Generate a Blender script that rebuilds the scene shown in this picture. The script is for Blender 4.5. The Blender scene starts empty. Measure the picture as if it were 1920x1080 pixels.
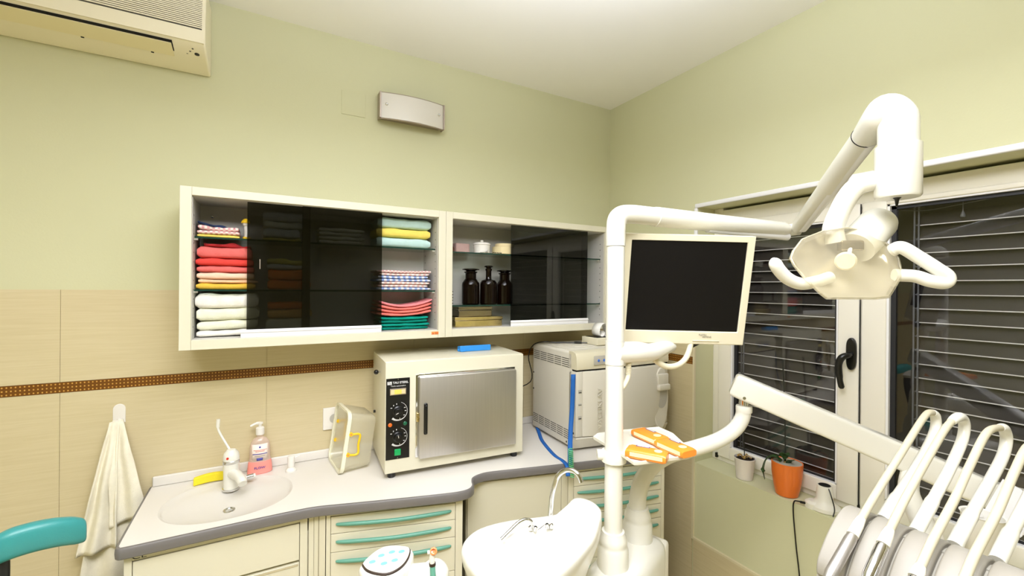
import bpy, bmesh, math, random
from mathutils import Matrix, Vector
random.seed(7)
sc = bpy.context.scene
COL = sc.collection
R = math.radians

# ------------------------------------------------------------------ materials
def lin(h):
    h = h.lstrip('#')
    out = []
    for i in (0, 2, 4):
        c = int(h[i:i+2], 16) / 255
        out.append(c / 12.92 if c <= 0.04045 else ((c + 0.055) / 1.055) ** 2.4)
    return (*out, 1)

def mat(name, color, rough=0.5, metal=0.0, spec=0.5, bump=0, bscale=200, vary=0, vscale=8, emit=None, estr=0, coat=0, stretch=None, trans=0, sss=0, ior=None):
    m = bpy.data.materials.new(name); m.use_nodes = True
    nt = m.node_tree; b = nt.nodes['Principled BSDF']
    c = lin(color) if isinstance(color, str) else color
    b.inputs['Base Color'].default_value = c
    b.inputs['Roughness'].default_value = rough
    b.inputs['Metallic'].default_value = metal
    b.inputs['Specular IOR Level'].default_value = spec
    b.inputs['Coat Weight'].default_value = coat
    b.inputs['Transmission Weight'].default_value = trans
    if ior: b.inputs['IOR'].default_value = ior
    if emit:
        b.inputs['Emission Color'].default_value = lin(emit); b.inputs['Emission Strength'].default_value = estr
    tc = nt.nodes.new('ShaderNodeTexCoord'); vec = tc.outputs['Object']
    if stretch:
        mp = nt.nodes.new('ShaderNodeMapping'); mp.inputs['Scale'].default_value = stretch
        nt.links.new(vec, mp.inputs['Vector']); vec = mp.outputs['Vector']
    if bump:
        n = nt.nodes.new('ShaderNodeTexNoise'); n.inputs['Scale'].default_value = bscale; n.inputs['Detail'].default_value = 3
        bp = nt.nodes.new('ShaderNodeBump'); bp.inputs['Strength'].default_value = bump; bp.inputs['Distance'].default_value = 0.002
        nt.links.new(vec, n.inputs['Vector']); nt.links.new(n.outputs['Fac'], bp.inputs['Height']); nt.links.new(bp.outputs['Normal'], b.inputs['Normal'])
    if vary:
        n = nt.nodes.new('ShaderNodeTexNoise'); n.inputs['Scale'].default_value = vscale; n.inputs['Detail'].default_value = 4
        mx = nt.nodes.new('ShaderNodeMix'); mx.data_type = 'RGBA'
        mx.inputs['A'].default_value = tuple(x * (1 - vary) for x in c[:3]) + (1,)
        mx.inputs['B'].default_value = tuple(min(1, x * (1 + vary)) for x in c[:3]) + (1,)
        nt.links.new(vec, n.inputs['Vector']); nt.links.new(n.outputs['Fac'], mx.inputs['Factor']); nt.links.new(mx.outputs['Result'], b.inputs['Base Color'])
    return m

def glass_mat(name, tint, f0=0.05, rough=0.0, haze=None):
    """thin clear sheet: straight-through tint, Schlick mirror, optional milky haze (colour, share)"""
    m = bpy.data.materials.new(name); m.use_nodes = True; nt = m.node_tree; nt.nodes.clear()
    o = nt.nodes.new('ShaderNodeOutputMaterial'); t = nt.nodes.new('ShaderNodeBsdfTransparent'); t.inputs['Color'].default_value = (*tint, 1)
    base = t.outputs[0]
    if haze:
        d = nt.nodes.new('ShaderNodeBsdfDiffuse'); d.inputs['Color'].default_value = lin(haze[0]); tr = nt.nodes.new('ShaderNodeBsdfTranslucent'); tr.inputs['Color'].default_value = lin(haze[0])
        h = nt.nodes.new('ShaderNodeMixShader'); h.inputs[0].default_value = 0.5; nt.links.new(d.outputs[0], h.inputs[1]); nt.links.new(tr.outputs[0], h.inputs[2])
        h2 = nt.nodes.new('ShaderNodeMixShader'); h2.inputs[0].default_value = haze[1]; nt.links.new(base, h2.inputs[1]); nt.links.new(h.outputs[0], h2.inputs[2]); base = h2.outputs[0]
    g = nt.nodes.new('ShaderNodeBsdfGlossy'); g.inputs['Roughness'].default_value = rough
    lw = nt.nodes.new('ShaderNodeLayerWeight'); lw.inputs['Blend'].default_value = 0.5
    pw = nt.nodes.new('ShaderNodeMath'); pw.operation = 'POWER'; pw.inputs[1].default_value = 5
    ma = nt.nodes.new('ShaderNodeMath'); ma.operation = 'MULTIPLY_ADD'; ma.inputs[1].default_value = 1-f0; ma.inputs[2].default_value = f0
    mx = nt.nodes.new('ShaderNodeMixShader')
    nt.links.new(lw.outputs['Facing'], pw.inputs[0]); nt.links.new(pw.outputs[0], ma.inputs[0]); nt.links.new(ma.outputs[0], mx.inputs[0])
    nt.links.new(base, mx.inputs[1]); nt.links.new(g.outputs[0], mx.inputs[2]); nt.links.new(mx.outputs[0], o.inputs[0])
    return m

def tile_mat():
    m = mat('beige_wall_tile', '#d9cda6', 0.42); nt = m.node_tree; b = nt.nodes['Principled BSDF']
    tc = nt.nodes.new('ShaderNodeTexCoord'); mp = nt.nodes.new('ShaderNodeMapping'); mp.inputs['Scale'].default_value = (5, 5, 130)
    n = nt.nodes.new('ShaderNodeTexNoise'); n.inputs['Scale'].default_value = 1.0; n.inputs['Detail'].default_value = 5; n.inputs['Roughness'].default_value = 0.6
    cr = nt.nodes.new('ShaderNodeValToRGB')
    cr.color_ramp.elements[0].position = 0.3; cr.color_ramp.elements[0].color = lin('#c9bb93')
    cr.color_ramp.elements[1].position = 0.72; cr.color_ramp.elements[1].color = lin('#d2c59f')
    nt.links.new(tc.outputs['Object'], mp.inputs['Vector']); nt.links.new(mp.outputs[0], n.inputs['Vector']); nt.links.new(n.outputs['Fac'], cr.inputs[0])
    nt.links.new(cr.outputs[0], b.inputs['Base Color'])
    bp = nt.nodes.new('ShaderNodeBump'); bp.inputs['Strength'].default_value = 0.15; bp.inputs['Distance'].default_value = 0.001
    nt.links.new(n.outputs['Fac'], bp.inputs['Height']); nt.links.new(bp.outputs[0], b.inputs['Normal'])
    return m

def dots_mat():
    # mosaic listello: brown ground with rows of small golden dots
    m = mat('mosaic_band', '#5b3710', 0.35); nt = m.node_tree; b = nt.nodes['Principled BSDF']
    tc = nt.nodes.new('ShaderNodeTexCoord'); sx = nt.nodes.new('ShaderNodeSeparateXYZ'); nt.links.new(tc.outputs['Object'], sx.inputs[0])
    ad = nt.nodes.new('ShaderNodeMath'); ad.operation = 'ADD'; nt.links.new(sx.outputs[0], ad.inputs[0]); nt.links.new(sx.outputs[1], ad.inputs[1])
    def cell(src, size):
        d = nt.nodes.new('ShaderNodeMath'); d.operation = 'DIVIDE'; d.inputs[1].default_value = size; nt.links.new(src, d.inputs[0])
        f = nt.nodes.new('ShaderNodeMath'); f.operation = 'FRACT'; nt.links.new(d.outputs[0], f.inputs[0])
        s = nt.nodes.new('ShaderNodeMath'); s.operation = 'SUBTRACT'; s.inputs[1].default_value = 0.5; nt.links.new(f.outputs[0], s.inputs[0])
        a = nt.nodes.new('ShaderNodeMath'); a.operation = 'MULTIPLY'; nt.links.new(s.outputs[0], a.inputs[0]); nt.links.new(s.outputs[0], a.inputs[1])
        return a.outputs[0]
    s = nt.nodes.new('ShaderNodeMath'); s.operation = 'ADD'
    nt.links.new(cell(ad.outputs[0], 0.0105), s.inputs[0]); nt.links.new(cell(sx.outputs[2], 0.012), s.inputs[1])
    lt = nt.nodes.new('ShaderNodeMath'); lt.operation = 'LESS_THAN'; lt.inputs[1].default_value = 0.042; nt.links.new(s.outputs[0], lt.inputs[0])
    mx = nt.nodes.new('ShaderNodeMix'); mx.data_type = 'RGBA'; mx.inputs['A'].default_value = lin('#6e420c'); mx.inputs['B'].default_value = lin('#c99a4a')
    nt.links.new(lt.outputs[0], mx.inputs['Factor']); nt.links.new(mx.outputs['Result'], b.inputs['Base Color'])
    return m

def cloth_pattern(name, a, bcol, scale, ccol=None):
    m = mat(name, a, 0.95, bump=0.4, bscale=400); nt = m.node_tree; b = nt.nodes['Principled BSDF']
    tc = nt.nodes.new('ShaderNodeTexCoord'); ch = nt.nodes.new('ShaderNodeTexChecker'); ch.inputs['Scale'].default_value = scale
    ch.inputs['Color1'].default_value = lin(a); ch.inputs['Color2'].default_value = lin(bcol)
    mp = nt.nodes.new('ShaderNodeMapping'); mp.inputs['Scale'].default_value = (1, 0.03, 0.6); mp.inputs['Location'].default_value = (.003, .01, .004)
    nt.links.new(tc.outputs['Object'], mp.inputs['Vector']); nt.links.new(mp.outputs[0], ch.inputs['Vector'])
    out = ch.outputs['Color']
    if ccol:
        n = nt.nodes.new('ShaderNodeTexNoise'); n.inputs['Scale'].default_value = 45
        gt = nt.nodes.new('ShaderNodeMath'); gt.operation = 'GREATER_THAN'; gt.inputs[1].default_value = 0.57
        mx = nt.nodes.new('ShaderNodeMix'); mx.data_type = 'RGBA'; mx.inputs['B'].default_value = lin(ccol)
        nt.links.new(tc.outputs['Object'], n.inputs['Vector']); nt.links.new(n.outputs['Fac'], gt.inputs[0]); nt.links.new(gt.outputs[0], mx.inputs['Factor']); nt.links.new(out, mx.inputs['A'])
        out = mx.outputs['Result']
    nt.links.new(out, b.inputs['Base Color'])
    return m

def steel_mat(name, color, rough=0.35, stretch=(1, 1, 60)):
    return mat(name, color, rough, 1.0, bump=0.06, bscale=30, stretch=stretch, vary=0.08, vscale=6)

M = dict(
    wall=mat('green_wall_paint', '#cdcca7', 0.8, spec=0.15, bump=0.12, bscale=160, vary=0.03, vscale=2),
    ceiling=mat('white_ceiling_paint', '#f3f1ec', 0.9, spec=0.2, bump=0.05),
    floor=mat('beige_floor_tile', '#c9bb93', 0.4, vary=0.08),
    tile=tile_mat(), band=dots_mat(), grout=mat('tile_grout', '#c8ba93', 0.9),
    trimcream=mat('cream_tile_edge', '#d9cfae', 0.4),
    cream=mat('cream_lacquer', '#d9d4bd', 0.38, vary=0.02), cream2=mat('cream_side_panel', '#d0cbb3', 0.4),
    greyin=mat('cabinet_inside_laminate', '#c3c0b8', 0.6),
    upvc=mat('white_window_plastic', '#f0ece0', 0.3), upvcw=mat('bright_white_bead', '#eeeef0', 0.25),
    gasket=mat('black_gasket', '#1c1d22', 0.5), black=mat('black_plastic', '#0c0c0c', 0.3), dark=mat('dark_gap', '#0a0806', 0.9),
    worktop=mat('white_worktop', '#dedad2', 0.3, vary=0.015, vscale=300), wedge=mat('grey_worktop_edge', '#6f6b68', 0.4),
    basin=mat('white_basin_composite', '#d5d1c8', 0.45),
    white=mat('white_enamel', '#e3e1d6', 0.28, coat=0.3), white2=mat('white_plastic_unit', '#e6e3d6', 0.35), ivory=mat('ivory_plastic', '#ddd6bb', 0.4),
    tablegrey=mat('table_warm_grey', '#969186', 0.45), softcream=mat('warm_grey_plastic', '#d8d3c4', 0.4), hose=mat('beige_silicone_hose', '#bfb89f', 0.45),
    chrome=mat('chrome', '#d8d8d8', 0.08, 1.0), satin=steel_mat('brushed_steel', '#cbc8c4', 0.42, (60, 60, 1)), tin=steel_mat('worn_box_metal', '#9a8e78', 0.16, (4, 4, 20)),
    brass=mat('tarnished_bright_metal', '#d8c48e', 0.12, 1.0, vary=0.25, vscale=40),
    teal=mat('teal_handle_plastic', '#5f9a86', 0.4), tealseat=mat('teal_upholstery', '#38908f', 0.35, bump=0.15, bscale=350),
    screen=mat('black_lcd_screen', '#0d0b0a', 0.5, spec=0.2), bezel=mat('beige_monitor_plastic', '#dcd5bb', 0.42),
    acbody=mat('aged_cream_plastic', '#efe7cb', 0.45), acflap=mat('yellowed_flap_plastic', '#ebe0b6', 0.45),
    slat=mat('brown_grey_slat', '#231d1a', 0.65), lip=mat('painted_slat_edge_glint', '#f2f0ee', 0.4, 0.0), ladder=mat('grey_ladder_tape', '#6d7076', 0.6),
    nightdark=mat('outside_night_dark', '#1b1613', 0.9),
    smoked=glass_mat('smoked_glass', (0.38, 0.38, 0.37), 0.035), pane=glass_mat('window_glass', (0.93, 0.93, 0.93), 0.06), shelfglass=glass_mat('greenish_shelf_glass', (0.86, 0.93, 0.89), 0.04),
    shelfedge=mat('dark_green_glass_edge', '#15362c', 0.15),
    clearplastic=glass_mat('clear_shield_plastic', (0.97, 0.95, 0.88), 0.05, 0.06, ('#f2ecd6', 0.22)),
    blue=mat('bright_blue_plastic', '#2f8fe0', 0.35), strap=mat('blue_strap_fabric', '#155fae', 0.7), coil=mat('green_coil', '#5fb97f', 0.4),
    orange=mat('orange_glaze', '#e8772a', 0.3), potwhite=mat('white_glaze', '#e6dfd6', 0.3), soil=mat('dark_bark_soil', '#2c1d12', 0.95, bump=1, bscale=120, vary=0.5, vscale=90),
    leaf=mat('dark_orchid_leaf', '#2c4a1e', 0.35), stemgreen=mat('dark_plant_stake', '#15170f', 0.5), bark=mat('dry_root', '#a8884a', 0.9),
    pack=mat('orange_tissue_wrap', '#f2902f', 0.25, vary=0.12, vscale=25), packlight=mat('pale_orange_print', '#f8dcae', 0.25), packblue=mat('violet_print', '#5a4a78', 0.3), packend=mat('white_tissue_end', '#f6efe2', 0.6),
    sponge=mat('yellow_sponge', '#ecd92e', 0.9, bump=0.8, bscale=300), red=mat('red_plastic', '#d0321e', 0.4),
    soapclear=glass_mat('clear_soap_bottle', (0.99, 0.96, 0.93), 0.04, 0.02, ('#fcece4', 0.6)), soappink=mat('pink_soap', '#f5958a', 0.3), label=mat('pale_label', '#f3e3d8', 0.5), printblue=mat('blue_print', '#4a49a0', 0.5), printred=mat('red_print', '#e07a62', 0.5), printgrey=mat('grey_print', '#8d8a78', 0.5),
    tub=glass_mat('cloudy_tub_plastic', (0.99, 0.985, 0.95), 0.03, 0.2, ('#fcfaec', 0.3)), tubrim=mat('cloudy_tub_rim', '#e9e6cd', 0.35), yellow=mat('yellow_plastic', '#f0c51e', 0.4),
    amber=mat('amber_bottle_glass', '#0e0502', 0.1, spec=0.35), ceramic=mat('white_ceramic', '#e8e4dc', 0.25), wood=mat('pale_box_card', '#d9c99c', 0.6),
    bluelight=mat('pale_blue_key', '#76cbe2', 0.4), brownrubber=mat('brown_rubber_trim', '#33241a', 0.5), peach=mat('orange_rubber_tip', '#f08a4e', 0.4),
    paper=mat('white_paper', '#e9e7e0', 0.8), meteryellow=mat('yellow_meter_face', '#e8d264', 0.4), greenbtn=mat('green_button', '#0d8a4a', 0.3, emit='#18c060', estr=0.25), orangelamp=mat('orange_pilot_lamp', '#e06a1c', 0.3), greenlamp=mat('dark_green_pilot_lamp', '#0f5c3c', 0.3), dialwhite=mat('white_dial_print', '#dcdcdc', 0.5),
    sticker=mat('orange_warning_sticker', '#e09a4e', 0.5), stickred=mat('red_warning_print', '#c2452e', 0.5),
    frost=mat('frosted_lamp_glass', '#d6d1c4', 0.25, coat=0.4), lampframe=mat('dull_lamp_metal', '#a89a8c', 0.35, 0.7),
    reflector=mat('lamp_reflector', '#dcd6c4', 0.2, 0.6), vent=mat('vent_slot', '#4c4a42', 0.8), led=mat('blue_indicator', '#3f76d8', 0.3), groove=mat('panel_groove', '#8d8468', 0.8), greyplastic=mat('grey_plastic', '#b7b3a8', 0.4),
    leather=mat('dark_grey_stool_frame', '#17181a', 0.4),
)
def fabric(name, c): return mat(name, c, 0.95, spec=0.1, bump=0.7, bscale=520, vary=0.07, vscale=60)

# ------------------------------------------------------------------ mesh building
WORLD = {}
class G:
    """one bmesh that collects shapes; self.m places them, self.mi picks the material slot"""
    def __init__(s, m=None): s.bm = bmesh.new(); s.m = m or Matrix(); s.mi = 0
    def _f(s, fs):
        for f in fs: f.material_index = s.mi
    def v(s, co): return s.bm.verts.new(s.m @ Vector(co))
    def face(s, vs):
        try: f = s.bm.faces.new(vs); f.material_index = s.mi; return f
        except ValueError: return None
    def box(s, c, d, rz=0, bev=0, taper=None):
        x, y, z = d[0]/2, d[1]/2, d[2]/2
        t = taper or (1, 1)
        r = Matrix.Translation(c) @ Matrix.Rotation(rz, 4, 'Z')
        P = [(-x,-y,-z),(x,-y,-z),(x,y,-z),(-x,y,-z),(-x*t[0],-y*t[1],z),(x*t[0],-y*t[1],z),(x*t[0],y*t[1],z),(-x*t[0],y*t[1],z)]
        vs = [s.v(r @ Vector(p)) for p in P]
        fs = [s.face([vs[i] for i in q]) for q in ((3,2,1,0),(4,5,6,7),(0,1,5,4),(1,2,6,5),(2,3,7,6),(3,0,4,7))]
        if bev:
            es = list({e for f in fs for e in f.edges})
            r_ = bmesh.ops.bevel(s.bm, geom=es, offset=bev, segments=3, affect='EDGES', profile=0.5)
            s._f(r_['faces'])
        return s
    def bx(s, x0, x1, y0, y1, z0, z1, bev=0): return s.box(((x0+x1)/2, (y0+y1)/2, (z0+z1)/2), (abs(x1-x0), abs(y1-y0), abs(z1-z0)), 0, bev)
    def rings(s, rs, cap0=True, cap1=True, closed=False):
        L = [[s.v(p) for p in r] for r in rs]
        n = len(L[0])
        pairs = list(zip(L, L[1:])) + ([(L[-1], L[0])] if closed else [])
        for a, b in pairs:
            for i in range(n): s.face([a[i], a[(i+1) % n], b[(i+1) % n], b[i]])
        if not closed:
            if cap0: s.face(L[0][::-1])
            if cap1: s.face(L[-1])
        return s
    def tube(s, path, r, n=14, cap=True, closed=False, flat=1.0, up=None):
        path = [Vector(p) for p in path]; k = len(path)
        rs = r if isinstance(r, (list, tuple)) else [r] * k
        T = []
        for i in range(k):
            a = path[i-1] if (i > 0 or closed) else path[0]; b = path[(i+1) % k] if (i < k-1 or closed) else path[-1]
            T.append((b - a).normalized())
        u = Vector(up) if up else (Vector((0,0,1)) if abs(T[0].z) < 0.9 else Vector((1,0,0)))
        N = (u - T[0] * u.dot(T[0])).normalized(); out = []
        for i in range(k):
            N = (N - T[i] * N.dot(T[i])).normalized(); B = T[i].cross(N)
            out.append([path[i] + (N * math.cos(2*math.pi*j/n) * flat + B * math.sin(2*math.pi*j/n)) * rs[i] for j in range(n)])
        return s.rings(out, cap, cap, closed)
    def cyl(s, a, b, r0, r1=None, n=24): return s.tube([a, b], [r0, r0 if r1 is None else r1], n)
    def lathe(s, prof, base=(0,0,0), n=32, axis=None, sx=1, sy=1, cap=True):
        """prof: (radius, height) pairs turned about the axis (default up)"""
        q = Vector((0,0,1)).rotation_difference(Vector(axis)).to_matrix().to_4x4() if axis else Matrix()
        m = Matrix.Translation(base) @ q
        rs = [[m @ Vector((r*sx*math.cos(2*math.pi*j/n), r*sy*math.sin(2*math.pi*j/n), z)) for j in range(n)] for r, z in prof]
        return s.rings(rs, cap, cap)
    def prism(s, poly, a, b, axis='z'):
        f = {'z': lambda p, t: (p[0], p[1], t), 'y': lambda p, t: (p[0], t, p[1]), 'x': lambda p, t: (t, p[0], p[1])}[axis]
        return s.rings([[f(p, a) for p in poly], [f(p, b) for p in poly]])
    def sphere(s, c, r, n=20, sc=(1,1,1)):
        rs = []
        for i in range(1, n//2):
            t = math.pi * i / (n//2)
            rs.append([(c[0]+r*sc[0]*math.sin(t)*math.cos(2*math.pi*j/n), c[1]+r*sc[1]*math.sin(t)*math.sin(2*math.pi*j/n), c[2]-r*sc[2]*math.cos(t)) for j in range(n)])
        return s.rings(rs)
    def torus(s, c, R_, r, axis=(0,0,1), n=32, k=10, a0=0, a1=2*math.pi):
        q = Vector((0,0,1)).rotation_difference(Vector(axis)).to_matrix()
        full = abs(a1-a0) > 6.28
        m = n if full else n+1
        return s.tube([Vector(c) + q @ Vector((R_*math.cos(a0+(a1-a0)*i/n), R_*math.sin(a0+(a1-a0)*i/n), 0)) for i in range(m)], r, k, closed=full)

def spl(pts, n=8):
    """smooth curve through the points"""
    P = [Vector(p) for p in pts]; out = []
    for i in range(len(P)-1):
        p0 = P[i-1] if i else P[0]*2-P[1]; p1, p2 = P[i], P[i+1]; p3 = P[i+2] if i+2 < len(P) else P[-1]*2-P[-2]
        for j in range(n):
            t = j/n; out.append(0.5*((2*p1)+(p2-p0)*t+(2*p0-5*p1+4*p2-p3)*t*t+(3*p1-p0-3*p2+p3)*t**3))
    out.append(P[-1]); return out
def lerp(a, b, n): return [a + (b-a)*i/(n-1) for i in range(n)]

def tagit(o, label, cat, group=None):
    o['label'] = label; o['category'] = cat
    if group: o['group'] = group
def thing(name, label, cat, loc, group=None):
    o = bpy.data.objects.new(name, None); COL.objects.link(o); o.empty_display_size = 0.05; o.location = loc
    WORLD[o] = Matrix.Translation(loc)
    if label: tagit(o, label, cat, group)
    return o
def obj(name, g, mats, parent=None, label=None, cat=None, group=None, kind=None, bev=0, solid=0, subsurf=0, angle=35, weld=False):
    bm = g.bm if isinstance(g, G) else g
    if weld: bmesh.ops.remove_doubles(bm, verts=bm.verts, dist=1e-5)
    bmesh.ops.recalc_face_normals(bm, faces=bm.faces)
    if parent is not None:
        w = WORLD[parent]
    else:
        xs = [v.co for v in bm.verts]
        lo = [min(c[i] for c in xs) for i in range(3)]; hi = [max(c[i] for c in xs) for i in range(3)]
        w = Matrix.Translation(((lo[0]+hi[0])/2, (lo[1]+hi[1])/2, lo[2]))
    bm.transform(w.inverted())
    me = bpy.data.meshes.new(name); bm.to_mesh(me); bm.free()
    for m in (mats if isinstance(mats, (list, tuple)) else [mats]): me.materials.append(m)
    me.polygons.foreach_set('use_smooth', [True] * len(me.polygons)); me.set_sharp_from_angle(angle=R(angle))
    o = bpy.data.objects.new(name, me); COL.objects.link(o); WORLD[o] = w
    if parent is not None: o.parent = parent
    else: o.matrix_basis = w
    if solid:
        d = o.modifiers.new('thickness', 'SOLIDIFY'); d.thickness = solid; d.offset = 0
    if bev:
        d = o.modifiers.new('round', 'BEVEL'); d.width = bev; d.segments = 3; d.limit_method = 'ANGLE'; d.angle_limit = R(40)
    if subsurf:
        d = o.modifiers.new('smooth', 'SUBSURF'); d.levels = subsurf; d.render_levels = subsurf
    if cat: tagit(o, label, cat, group)
    elif label: o['label'] = label
    if kind: o['kind'] = kind
    return o
def text(name, s, size, m4, material, parent, depth=0.0004, label=None, align='CENTER', sx=1.0, bold=0):
    cu = bpy.data.curves.new(name, 'FONT'); cu.body = s; cu.size = size; cu.extrude = depth; cu.align_x = align; cu.align_y = 'CENTER'; cu.offset = bold
    t = bpy.data.objects.new(name, cu); COL.objects.link(t)
    dg = bpy.context.evaluated_depsgraph_get(); me = bpy.data.meshes.new_from_object(t.evaluated_get(dg))
    bm = bmesh.new(); bm.from_mesh(me); bpy.data.objects.remove(t); bpy.data.meshes.remove(me)
    bm.transform(m4 @ Matrix.Diagonal((sx, 1, 1, 1)))
    return obj(name, bm, material, parent, label)
def frame(loc, ang): return Matrix.Translation(loc) @ Matrix.Rotation(ang, 4, 'Z')
UPRIGHT = Matrix.Rotation(math.pi/2, 4, 'X')      # lays text drawn in xy onto an xz face that looks to -y

# ------------------------------------------------------------------ the room
CZ = 2.643
XL, YF = -4.5, -6.4
g = G(); g.bx(XL, 0.4, YF, 0.2, -0.1, 0); obj('floor', g, M['floor'], kind='structure')
g = G(); g.bx(XL, 0.4, YF, 0.2, CZ, CZ+0.1); obj('ceiling', g, M['ceiling'], kind='structure')
g = G(); g.bx(XL, 0.32, 0.008, 0.2, 0, CZ); obj('wall_back', g, M['wall'], kind='structure')
g = G(); g.bx(XL-0.15, XL, YF, 0.2, 0, CZ); obj('wall_left', g, M['wall'], kind='structure')
g = G(); g.bx(XL, 0.32, YF-0.15, YF, 0, CZ); obj('wall_front', g, M['wall'], kind='structure')
NY0, NY1, NZ0, NZ1 = -0.622, -2.25, 0.686, 1.944      # window recess
g = G()
g.bx(0.008, 0.32, NY0, 0.008, 0, CZ); g.bx(0.008, 0.32, YF, NY1, 0, CZ)
g.bx(0.008, 0.32, NY1, NY0, 0, NZ0); g.bx(0.008, 0.32, NY1, NY0, NZ1, CZ)
obj('wall_right', g, M['wall'], kind='structure')
# tile cladding with grout lines between the tiles
def tiles(xs, zs, place, gap=0.0011):
    g = G()
    for x0, x1 in zip(xs, xs[1:]):
        for z0, z1 in zip(zs, zs[1:]):
            place(g, x0+gap/2, x1-gap/2, z0+gap/2, z1-gap/2)
    return g
ZS = [0, 0.25, 0.50, 1.168]
joints = [XL, -4.292, -3.678, -3.064, -2.4498, -1.8357, -1.2216, -0.6075, 0]
def on_back(g, a, b, c, d): g.bx(a, b, 0, 0.008, c, d)
def on_right(g, a, b, c, d): g.bx(0, 0.008, -b, -a, c, d)
g = tiles(joints, ZS, on_back); g2 = tiles(joints, [1.204, 1.5205], on_back)
me = bpy.data.meshes.new('t'); g2.bm.to_mesh(me); g2.bm.free(); g.bm.from_mesh(me); bpy.data.meshes.remove(me)
obj('trim_1', g, M['tile'], kind='structure')
g = G(); g.bx(XL, 0, 0.0035, 0.0078, 0, 1.52); obj('trim_2', g, M['grout'], kind='structure')
g = G(); g.bx(XL, 0.0, -0.001, 0.008, 1.168, 1.204); obj('trim_3', g, M['band'], kind='structure')
g = tiles([0.008, 0.31, 0.612], [0, 0.50, 1.168], on_right); 
for a, b in ((0.008, 0.31), (0.31, 0.612)): on_right(g, a+.001, b-.001, 1.205, 1.52)
for a in range(6): on_right(g, 0.622+a*0.6, 0.622+(a+1)*0.6-0.0015, 0, 0.31)
obj('trim_4', g, M['tile'], kind='structure')
g = G(); g.bx(-0.001, 0.008, -0.612, 0, 1.168, 1.204); obj('trim_5', g, M['band'], kind='structure')
g = G(); g.bx(-0.002, 0.009, -0.622, -0.612, 0.31, 1.52); g.bx(-0.002, 0.009, YF, -0.6221, 0.31, 0.32); obj('trim_6', g, M['trimcream'], kind='structure')
# white edging round the recess opening
g = G(); g.bx(0.002, 0.016, NY1, -0.612, NZ1-0.004, NZ1+0.016, 0.004); g.bx(0.002, 0.016, -0.624, -0.608, 1.53, NZ1-0.0045, 0.004)
obj('trim_7', g, M['upvcw'], kind='structure')

# ------------------------------------------------------------------ window
win = thing('window_1', None, None, (0.14, -1.25, NZ0)); win['kind'] = 'structure'
FX = 0.14
g = G()
g.bx(FX, FX+0.07, -0.672, NY0, NZ0, NZ1, 0.003)                 # left jamb
g.bx(FX, FX+0.07, NY1, -0.672, NZ0, NZ0+0.035, 0.003)           # sill rail
g.bx(FX-0.004, FX+0.07, NY1, -0.672, 1.855, NZ1-0.012, 0.003)   # blind box board
g.bx(FX+0.004, FX+0.07, -1.285, -1.225, NZ0, 1.86, 0.002)
g.bx(FX, FX+0.07, NY1, NY1+0.05, NZ0, NZ1, 0.003)
obj('window_frame', g, M['upvc'], win)
def sash(y0, y1, w0, w1, z0, z1, hz0, hz1, nm):
    g = G(); a, b = FX-0.012, FX+0.05
    g.bx(a, b, y0-w0, y0, z0, z1, 0.004); g.bx(a, b, y1, y1+w1, z0, z1, 0.004)
    g.bx(a, b, y1+w1, y0-w0, z0, z0+hz0, 0.004); g.bx(a, b, y1+w1, y0-w0, z1-hz1, z1, 0.004)
    s = obj(nm, g, M['upvc'], win)
    g = G(); iy0, iy1, iz0, iz1 = y0-w0, y1+w1, z0+hz0, z1-hz1
    for q in ((iy0-0.007, iy0), (iy1, iy1+0.007)): g.bx(a+0.006, a+0.02, q[0], q[1], iz0, iz1)
    g.bx(a+0.006, a+0.02, iy1, iy0, iz1-0.006, iz1); g.bx(a+0.006, a+0.02, iy1, iy0, iz0, iz0+0.003)
    obj('glazing_bead', g, M['upvcw'], s)
    g = G()
    for q in ((iy0-0.022, iy0-0.007), (iy1+0.007, iy1+0.018)): g.bx(a+0.02, a+0.032, q[0], q[1], iz0, iz1)
    g.bx(a+0.02, a+0.032, iy1, iy0, iz1-0.018, iz1-0.006); g.bx(a+0.02, a+0.032, iy1, iy0, iz0+0.003, iz0+0.008)
    obj('gasket', g, M['gasket'], s)
    g = G(); g.bx(a+0.026, a+0.030, iy1+0.004, iy0-0.004, iz0+0.002, iz1-0.002); obj('glass_pane', g, M['pane'], s)
    return s
s1 = sash(-0.66, -1.252, 0.064, 0.072, 0.712, 1.872, 0.058, 0.054, 'window_sash')
s2 = sash(-1.258, -2.21, 0.076, 0.07, 0.712, 1.872, 0.065, 0.018, 'window_sash')
g = G(); g.bx(FX-0.0135, FX-0.011, -1.2565, -1.2535, 0.715, 1.868); obj('meeting_gap', g, M['dark'], win)
# handle on the left sash
hy, hz = -1.231, 1.276
g = G(); g.lathe([(0.0145, 0), (0.0145, 0.01), (0.012, 0.014)], (FX-0.012, hy, hz+0.03), 20, (-1, 0, 0), sx=3.0)
g = G()
prof = [(hy+0.0165*math.cos(t)*(1 if abs(math.sin(t)) < 2 else 1), hz+0.02+0.062*(1 if math.sin(t) > 0 else -1)*abs(math.sin(t))**0.5) for t in [2*math.pi*i/28 for i in range(28)]]
g.prism(prof, FX-0.028, FX-0.012, 'x')
h = obj('window_handle', g, M['black'], s1, bev=0.004)
g = G(); g.tube(spl([(FX-0.024, hy, hz+0.018), (FX-0.05, hy+0.001, hz+0.016), (FX-0.064, hy+0.012, hz+0.008), (FX-0.066, hy+0.022, hz-0.02), (FX-0.062, hy+0.020, hz-0.075), (FX-0.056, hy+0.015, hz-0.112)], 6), [0.011]*6+[0.0115]*6+[0.012]*6+[0.0115]*6+[0.010]*6+[0.006], 14)
obj('lever', g, M['black'], h)
g = G()
for yy in (-0.652, -1.2555): g.bx(FX-0.012, FX+0.002, yy-0.005, yy+0.005, 0.70, 0.722)
g.bx(FX-0.012, FX+0.002, -0.66, -0.648, 1.862, 1.872)
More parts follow.
